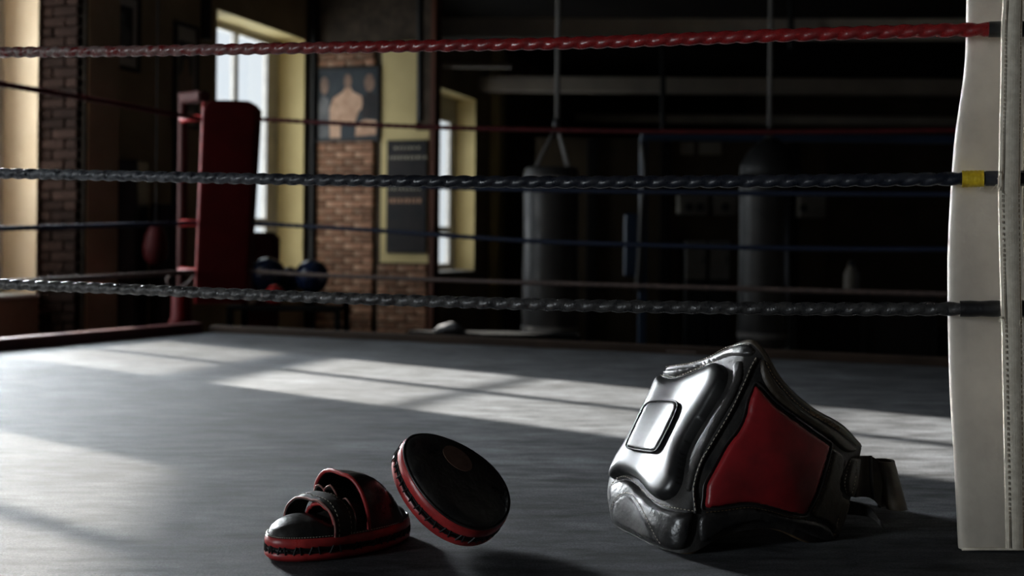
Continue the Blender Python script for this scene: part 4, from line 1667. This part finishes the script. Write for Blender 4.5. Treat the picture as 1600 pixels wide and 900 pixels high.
# waist strap curling off the end, in leather webbing
def band(path, upv, wid, th, name, material, parent):
    path = [V3(p) for p in path]
    rows2 = []
    L = len(path)
    for i, p in enumerate(path):
        t = (path[min(i + 1, L - 1)] - path[max(i - 1, 0)]).normalized()
        u_ = upv[i] if isinstance(upv, list) else upv
        nr = t.cross(u_).normalized() * th / 2
        w_ = wid[i] if isinstance(wid, list) else wid
        rows2.append([p - u_ * w_ / 2 + nr, p - u_ * w_ / 4 + nr, p + u_ * w_ / 4 + nr, p + u_ * w_ / 2 + nr, p + u_ * w_ / 2 - nr, p + u_ * w_ / 4 - nr, p - u_ * w_ / 4 - nr, p - u_ * w_ / 2 - nr])
    q_ = MB()
    q_.grid(rows2, closed_u=True)
    q_.f.append(tuple(range(7, -1, -1)))
    q_.f.append(tuple(range((L - 1) * 8, L * 8)))
    return q_.build(name, material, parent, True, 40)


Ys = 2.555
e0 = at(1338, 745, 2.53)
e1 = at(1346, 744, Ys)
e2 = at(1362, 746, Ys)
up0 = (at(1345, 713, Ys) - at(1340, 777, Ys)).normalized()
up1 = (at(1372, 716, Ys) - at(1394, 797, Ys)).normalized()
pth, ups = [e0, e1, e2], [up0, up0, up0]
# roll: centre right of e2, a full turn
cc_ = at(1390, 757, Ys + .012)
Rr = .024
for k in range(25):
    a_ = math.radians(205 - k * 16.5)
    rr_ = Rr * (1 - .010 * k)
    pth.append(cc_ + V3((rr_ * math.cos(a_), -rr_ * 1.1 * math.sin(a_) * -1, 0)) + V3((.0, 0, 0)))
    ups.append(up0.lerp(up1, min(1, k / 6)).normalized())
sp = catmull(pth, 3)
su = []
for i in range(len(sp)):
    f_ = i / (len(sp) - 1) * (len(ups) - 1)
    j = int(f_)
    su.append(ups[j].lerp(ups[min(j + 1, len(ups) - 1)], f_ - j).normalized())
sw = [0.088 if i < 8 else min(.108, .088 + (i - 8) * .002) for i in range(len(sp))]
st_o = band(sp, su, sw, .006, 'waist_strap', M['leather_brown'], bp)
q = MB()
q.tube([at(1360, 712, Ys - .012), at(1361, 745, Ys - .014), at(1364, 779, Ys - .012)], .004, 6)
q.build('strap_keeper', M['leather'], st_o, True)
# thin tail of strap drooping to the canvas behind the pad
tl = catmull([at(1322, 792, 2.56), at(1345, 796, 2.55), at(1362, 802, 2.52), at(1374, 815, 2.50), at(1380, 825, 2.50)], 6)
nT = len(tl)
band(tl, V3((-.15, .1, 1)).normalized(), [.032 * (1 - .75 * i / (nT - 1)) for i in range(nT)], .004, 'strap_tail', M['leather_matte'], bp)


# ------------------------------------------------------------------ focus mitts
def egg(a, L, Wd, k=0.14, off=0.0):
    x = math.cos(a)
    y = math.sin(a)
    return V3(((L / 2 + off) * x, (Wd / 2 + off) * y * (1 - k * x), 0))


NE = 72


def egg_rings(L, Wd, k, prof):
    return [[egg(2 * math.pi * i / NE, L, Wd, k, o_) + V3((0, 0, z)) for i in range(NE)] for o_, z in prof]


def mitt_base(parent, mx, L, Wd, k, T, lace_seed):
    """flat egg shaped striking pad: two red rim rolls with a laced black gap between them; face up is +z"""
    def put(mb_, name, material, par=parent, sm=True):
        mb_.v = [tuple(mx @ V3(p)) for p in mb_.v]
        return mb_.build(name, material, par, sm, 60)

    q_ = MB()
    q_.grid(egg_rings(L, Wd, k, [(-.016, .0), (-.006, .001), (0, .006), (.002, T * .18), (.002, T * .32), (-.002, T * .42)]), closed_u=True)
    put(q_, 'lower_rim', M['red_vinyl'])
    q_ = MB()
    q_.grid(egg_rings(L, Wd, k, [(-.003, T * .40), (-.0035, T * .44), (-.0035, T * .54), (-.003, T * .58)]), closed_u=True)
    lace = put(q_, 'lacing_band', M['black_cord'])
    q_ = MB()
    q_.grid(egg_rings(L, Wd, k, [(-.002, T * .56), (.002, T * .66), (.002, T * .82), (.0, T * .96), (-.003, T * 1.0)]), closed_u=True)
    put(q_, 'upper_rim', M['red_vinyl'])
    # lacing: slanted cords bridging the gap
    rnd_ = random.Random(lace_seed)
    q_ = MB()
    n = 46
    for i in range(n):
        a_ = 2 * math.pi * (i + rnd_.uniform(-.2, .2)) / n
        b_ = a_ + (.045 if i % 2 else -.02)
        p0, p1 = egg(a_, L, Wd, k, .0015), egg(b_, L, Wd, k, .0015)
        p0.z, p1.z = T * .33, T * .66
        pm = (p0 + p1) / 2 + (p0 - V3((0, 0, p0.z))).normalized() * .0005
        q_.tube([p0, pm, p1], .0017, 5)
    for zz in (T * .41, T * .57):
        q_.tube([egg(2 * math.pi * i / NE, L, Wd, k, .0) + V3((0, 0, zz + .0012 * math.sin(i * 1.9))) for i in range(NE)], .0018, 5, closed=True)
    put(q_, 'lacing', M['black_cord'], lace)
    return put


def pillow(L, Wd, k, z0, ht, edge, inset=.004, n=12):
    prof = []
    for i in range(n + 1):
        t = i / n
        prof.append((-inset - edge * t, z0 + ht * math.sqrt(max(0, 1 - (1 - t) ** 2))))
    rings = egg_rings(L, Wd, k, prof)
    last_ = rings[-1]
    for s_ in (.7, .4, .1):
        rings.append([V3((p.x * s_, p.y * s_, z0 + ht * (1 + .05 * (1 - s_)))) for p in last_])
    q_ = MB()
    q_.grid(rings, closed_u=True)
    q_.f.append(tuple(range((len(rings) - 1) * NE, len(rings) * NE)))
    return q_


# --- right mitt: face up, tipped against the left one
n3 = V3((.47, -.54, .73)).normalized()
e1v = V3((.76, -.119, -.65))
e1v = (e1v - n3 * e1v.dot(n3)).normalized()
e2v = n3.cross(e1v)
LR, WR, TR = .262, .206, .060
rotR = Matrix((e1v, e2v, n3)).transposed()
Yc = 2.42
cenR = at(717, 757, Yc)
mxR = Matrix.Translation(cenR - n3 * (TR + .016)) @ rotR.to_4x4()
lowest = min((mxR @ egg(6.2832 * i / 72, LR, WR, -.16)).z for i in range(72))
mxR = Matrix.Translation(V3((0, 0, .003 - lowest))) @ mxR
fr_ = thing('focus_mitt', V3((cenR.x, cenR.y, 0)), 'black focus mitt lying face up, its red laced rim tipped on the other mitt', 'focus mitt', 'pair of focus mitts')
putR = mitt_base(fr_, mxR, LR, WR, -.16, TR, 4)
q = pillow(LR, WR, -.16, TR - .002, .017, .05)
putR(q, 'striking_face', M['leather'])
q = MB()
q.tube([egg(6.2832 * i / NE, LR, WR, -.16, -.003) + V3((0, 0, TR + .0005)) for i in range(NE)], .0024, 6, closed=True)
putR(q, 'face_piping', M['leather'])
# worn oval patch on the face
q = MB()
pc = V3((-.024, .034, TR + .0165))
q.add([pc + V3((.040 * math.cos(6.2832 * i / 24) * .9, .026 * math.sin(6.2832 * i / 24), 0)) for i in range(24)] + [pc + V3((.040 * math.cos(6.2832 * i / 24) * .9, .026 * math.sin(6.2832 * i / 24), -.006)) for i in range(24)],
      [tuple(range(24)), tuple(range(47, 23, -1))] + [(i, (i + 1) % 24, 24 + (i + 1) % 24, 24 + i) for i in range(24)])
pt_ = putR(q, 'worn_patch', M['patch_brown'], fr_, False)
pt_['label'] = 'worn brown oval on the black face'
# back: padded glove dome under it
q = MB()
rings = []
for i in range(7):
    t = i / 6
    z = -.001 - .048 * math.sin(t * math.pi / 2)
    s_ = math.cos(t * math.pi / 2) * .78
    rings.append([V3((egg(6.2832 * j / NE, LR, WR, -.16).x * max(.02, s_), egg(6.2832 * j / NE, LR, WR, -.16).y * max(.02, s_) * .8, z)) for j in range(NE)])
rings = [[V3((p.x + .00, p.y, p.z)) for p in r_] for r_ in rings]
q.grid(rings, closed_u=True)
q.v = [tuple(V3((v[0], v[1], v[2])) if (mxR @ V3(v)).z > .004 else (mxR.inverted() @ V3(((mxR @ V3(v)).x, (mxR @ V3(v)).y, .004)))) for v in q.v]
putR(q, 'glove_back', M['leather'])
# black ink scribble on the rim
q = MB()
for a0_, pts in ((math.pi * 1.03, [(0, .9), (.04, .6), (.02, .35), (.07, .2)]), (math.pi * 1.09, [(0, .85), (.03, .55), (.075, .5), (.05, .2), (.10, .15)]), (math.pi * .96, [(0, .8), (.03, .5), (.01, .3), (.05, .15)]), (math.pi * .90, [(0, .85), (.04, .4)])):
    q.tube([egg(a0_ + da, LR, WR, -.16, .0026) + V3((0, 0, TR * (.05 + z * .9))) for da, z in pts], .0013, 5)
stuff(putR(q, 'ink_scribble', M['black_cord']))

# --- left mitt: glove side up
LL, WL, TL = .33, .185, .046
axL = V3((.715, .70, 0)).normalized()
rotL = Matrix((axL, V3((-axL.y, axL.x, 0)), V3((0, 0, 1)))).transposed()
cenL = V3((-.345, 2.405, .001))
mxL = Matrix.Translation(cenL) @ rotL.to_4x4()
KL = -.06
fl = thing('focus_mitt', V3((cenL.x, cenL.y, 0)), 'black focus mitt lying glove side up with red piped finger hood', 'focus mitt', 'pair of focus mitts')
putL = mitt_base(fl, mxL, LL, WL, KL, TL, 9)
q = pillow(LL, WL, KL, TL - .001, .030, .075)
# sag the middle where the hand goes, keep the palm heel full
q.v = [(x, y, z - (.014 * math.exp(-((x - .0) / .05) ** 2) if z > TL + .005 else 0) + .004 * math.exp(-((x + .10) / .04) ** 2)) for x, y, z in q.v]
putL(q, 'glove_back', M['leather'])
q = MB()
q.tube([egg(6.2832 * i / NE, LL, WL, KL, -.003) + V3((0, 0, TL + .0012)) for i in range(NE)], .0022, 6, closed=True)
pp_ = putL(q, 'rim_piping', M['leather'])
q = MB()
for i in range(150):
    a_ = 6.2832 * i / 150
    p0, p1 = egg(a_, LL, WL, KL, -.0008), egg(a_ + .022, LL, WL, KL, -.0008)
    p0.z = p1.z = TL + .002
    q.tube([p0, p1], .0008, 4)
stuff(putL(q, 'rim_stitching', M['thread'], pp_))


def arch(x, lean, halfw, top, n=18, base=TL, powr=.8, yoff=0.0):
    """arch across the mitt at local x, leaning by lean at its crown"""
    out = []
    for i in range(n + 1):
        a_ = math.pi * i / n
        c_, s_ = math.cos(a_), math.sin(a_)
        y = halfw * math.copysign(abs(c_) ** powr, c_) + yoff
        z = base + (top - base) * abs(s_) ** powr
        out.append(V3((x + lean * s_, y, z)))
    return out


def vault(arches, th, name, material, parent=fl):
    """leather sheet over a row of arches, with thickness"""
    n_a, n_p = len(arches), len(arches[0])
    rows_o = arches
    rows_i = [[p + (V3((p.x, 0, TL)) - p).normalized() * th if (V3((p.x, 0, TL)) - p).length > 1e-6 else p for p in r_] for r_ in arches]
    q_ = MB()
    vs_ = [p for r_ in rows_o for p in r_] + [p for r_ in rows_i for p in r_]
    NA = n_a * n_p
    fs_ = []
    for i in range(n_a - 1):
        for j in range(n_p - 1):
            a_ = i * n_p + j
            fs_ += [(a_, a_ + 1, a_ + n_p + 1, a_ + n_p), (NA + a_ + n_p, NA + a_ + n_p + 1, NA + a_ + 1, NA + a_)]
    for j in range(n_p - 1):
        fs_ += [(j + 1, j, NA + j, NA + j + 1), ((n_a - 1) * n_p + j, (n_a - 1) * n_p + j + 1, NA + (n_a - 1) * n_p + j + 1, NA + (n_a - 1) * n_p + j)]
    q_.add(vs_, fs_)
    return putL(q_, name, material, parent)


def wr(p, amp, f):   # leather wrinkle
    return amp * (math.sin(p.x * f + p.y * f * .7) + .6 * math.sin(p.y * f * 1.3 - p.z * f * 1.1))


hoodA = [arch(.012 + .0 * i, -.012, .088, .150) for i in range(1)]
hood_rows = []
for i in range(9):
    t = i / 8
    hood_rows.append([p + V3((wr(p, .0012, 90), 0, wr(p, .0012, 110))) for p in arch(.010 + .098 * t, -.014 * (1 - t), .089 - .014 * t ** 2, TL + (.152 - TL) * math.sqrt(max(.06, 1 - .92 * t ** 2.4)), 24, powr=.74)])
hood = vault(hood_rows, .005, 'finger_hood', M['leather'])
q = MB()
q.tube([p + V3((-.003, 0, 0)) for p in hood_rows[0]], .0042, 8)
putL(q, 'hood_piping', M['red_vinyl'], hood)['label'] = 'red piping round the mouth of the hood'
# wrist strap: a second lower arch in front of the hood
ws_rows = []
for i in range(6):
    t = i / 5
    ws_rows.append([p + V3((0, 0, wr(p, .001, 120))) for p in arch(-.074 + .048 * t, .004, .089, .106 + .010 * math.sin(t * 3.1), 24, powr=.8)])
wst = vault(ws_rows, .004, 'wrist_strap', M['leather_matte'])
for e_ in (0, 5):
    q = MB()
    q.tube(ws_rows[e_], .0024, 6)
    putL(q, 'strap_edge', M['worn_edge'] if e_ == 0 else M['leather_brown'], wst)
q = MB()
for row in (1, 4):
    pr_ = resample(ws_rows[row], .0025)
    i = 0
    while i + 2 < len(pr_):
        q.tube([pr_[i] + V3((0, 0, .0008)), pr_[i + 2] + V3((0, 0, .0008))], .0007, 4)
        i += 4
stuff(putL(q, 'strap_stitching', M['thread'], wst))
# torn red lining under the strap
lin_rows = []
for i in range(5):
    t = i / 4
    lin_rows.append([p + V3((wr(p, .002, 160), 0, wr(p, .002, 190))) for p in arch(-.058 + .05 * t, .003, .050, .094 - .004 * t, 16, yoff=-.012)])
lin = vault(lin_rows, .004, 'torn_lining', M['lining'])
q = MB()
q.tube(lin_rows[0], .004, 7)
putL(q, 'lining_roll', M['red_vinyl'], lin)
# finger loops inside the hood: leather folds with red edges
for (y0, wd, top_, xo) in ((.045, .028, .118, -.010), (-.002, .030, .125, -.016), (-.050, .026, .108, -.012)):
    rows_ = []
    for i in range(7):
        t = i / 6
        rows_.append([p + V3((wr(p, .002, 130), wr(p, .0015, 150), wr(p, .0015, 170))) for p in arch(xo + .075 * t, -.01, wd * (1 - .25 * t), top_ - .02 * t, 14, base=TL + .006, yoff=y0)])
    lp = vault(rows_, .004, 'finger_loop', M['leather_matte'])
    q = MB()
    q.tube(rows_[0], .0019, 6)
    putL(q, 'loop_edge', M['worn_edge'], lp)
# padding lump between strap and hood, wrinkled leather
q = MB()
rows_ = []
for i in range(13):
    t = i / 12
    x = -.045 + .12 * t
    rows_.append([p + V3((wr(p, .003, 80), wr(p, .002, 110), wr(p, .003, 95))) for p in arch(x, 0, .072, .066 + .018 * math.sin(math.pi * t), 18, base=TL - .004)])
q.grid(rows_)
putL(q, 'hand_padding', M['leather_matte'])
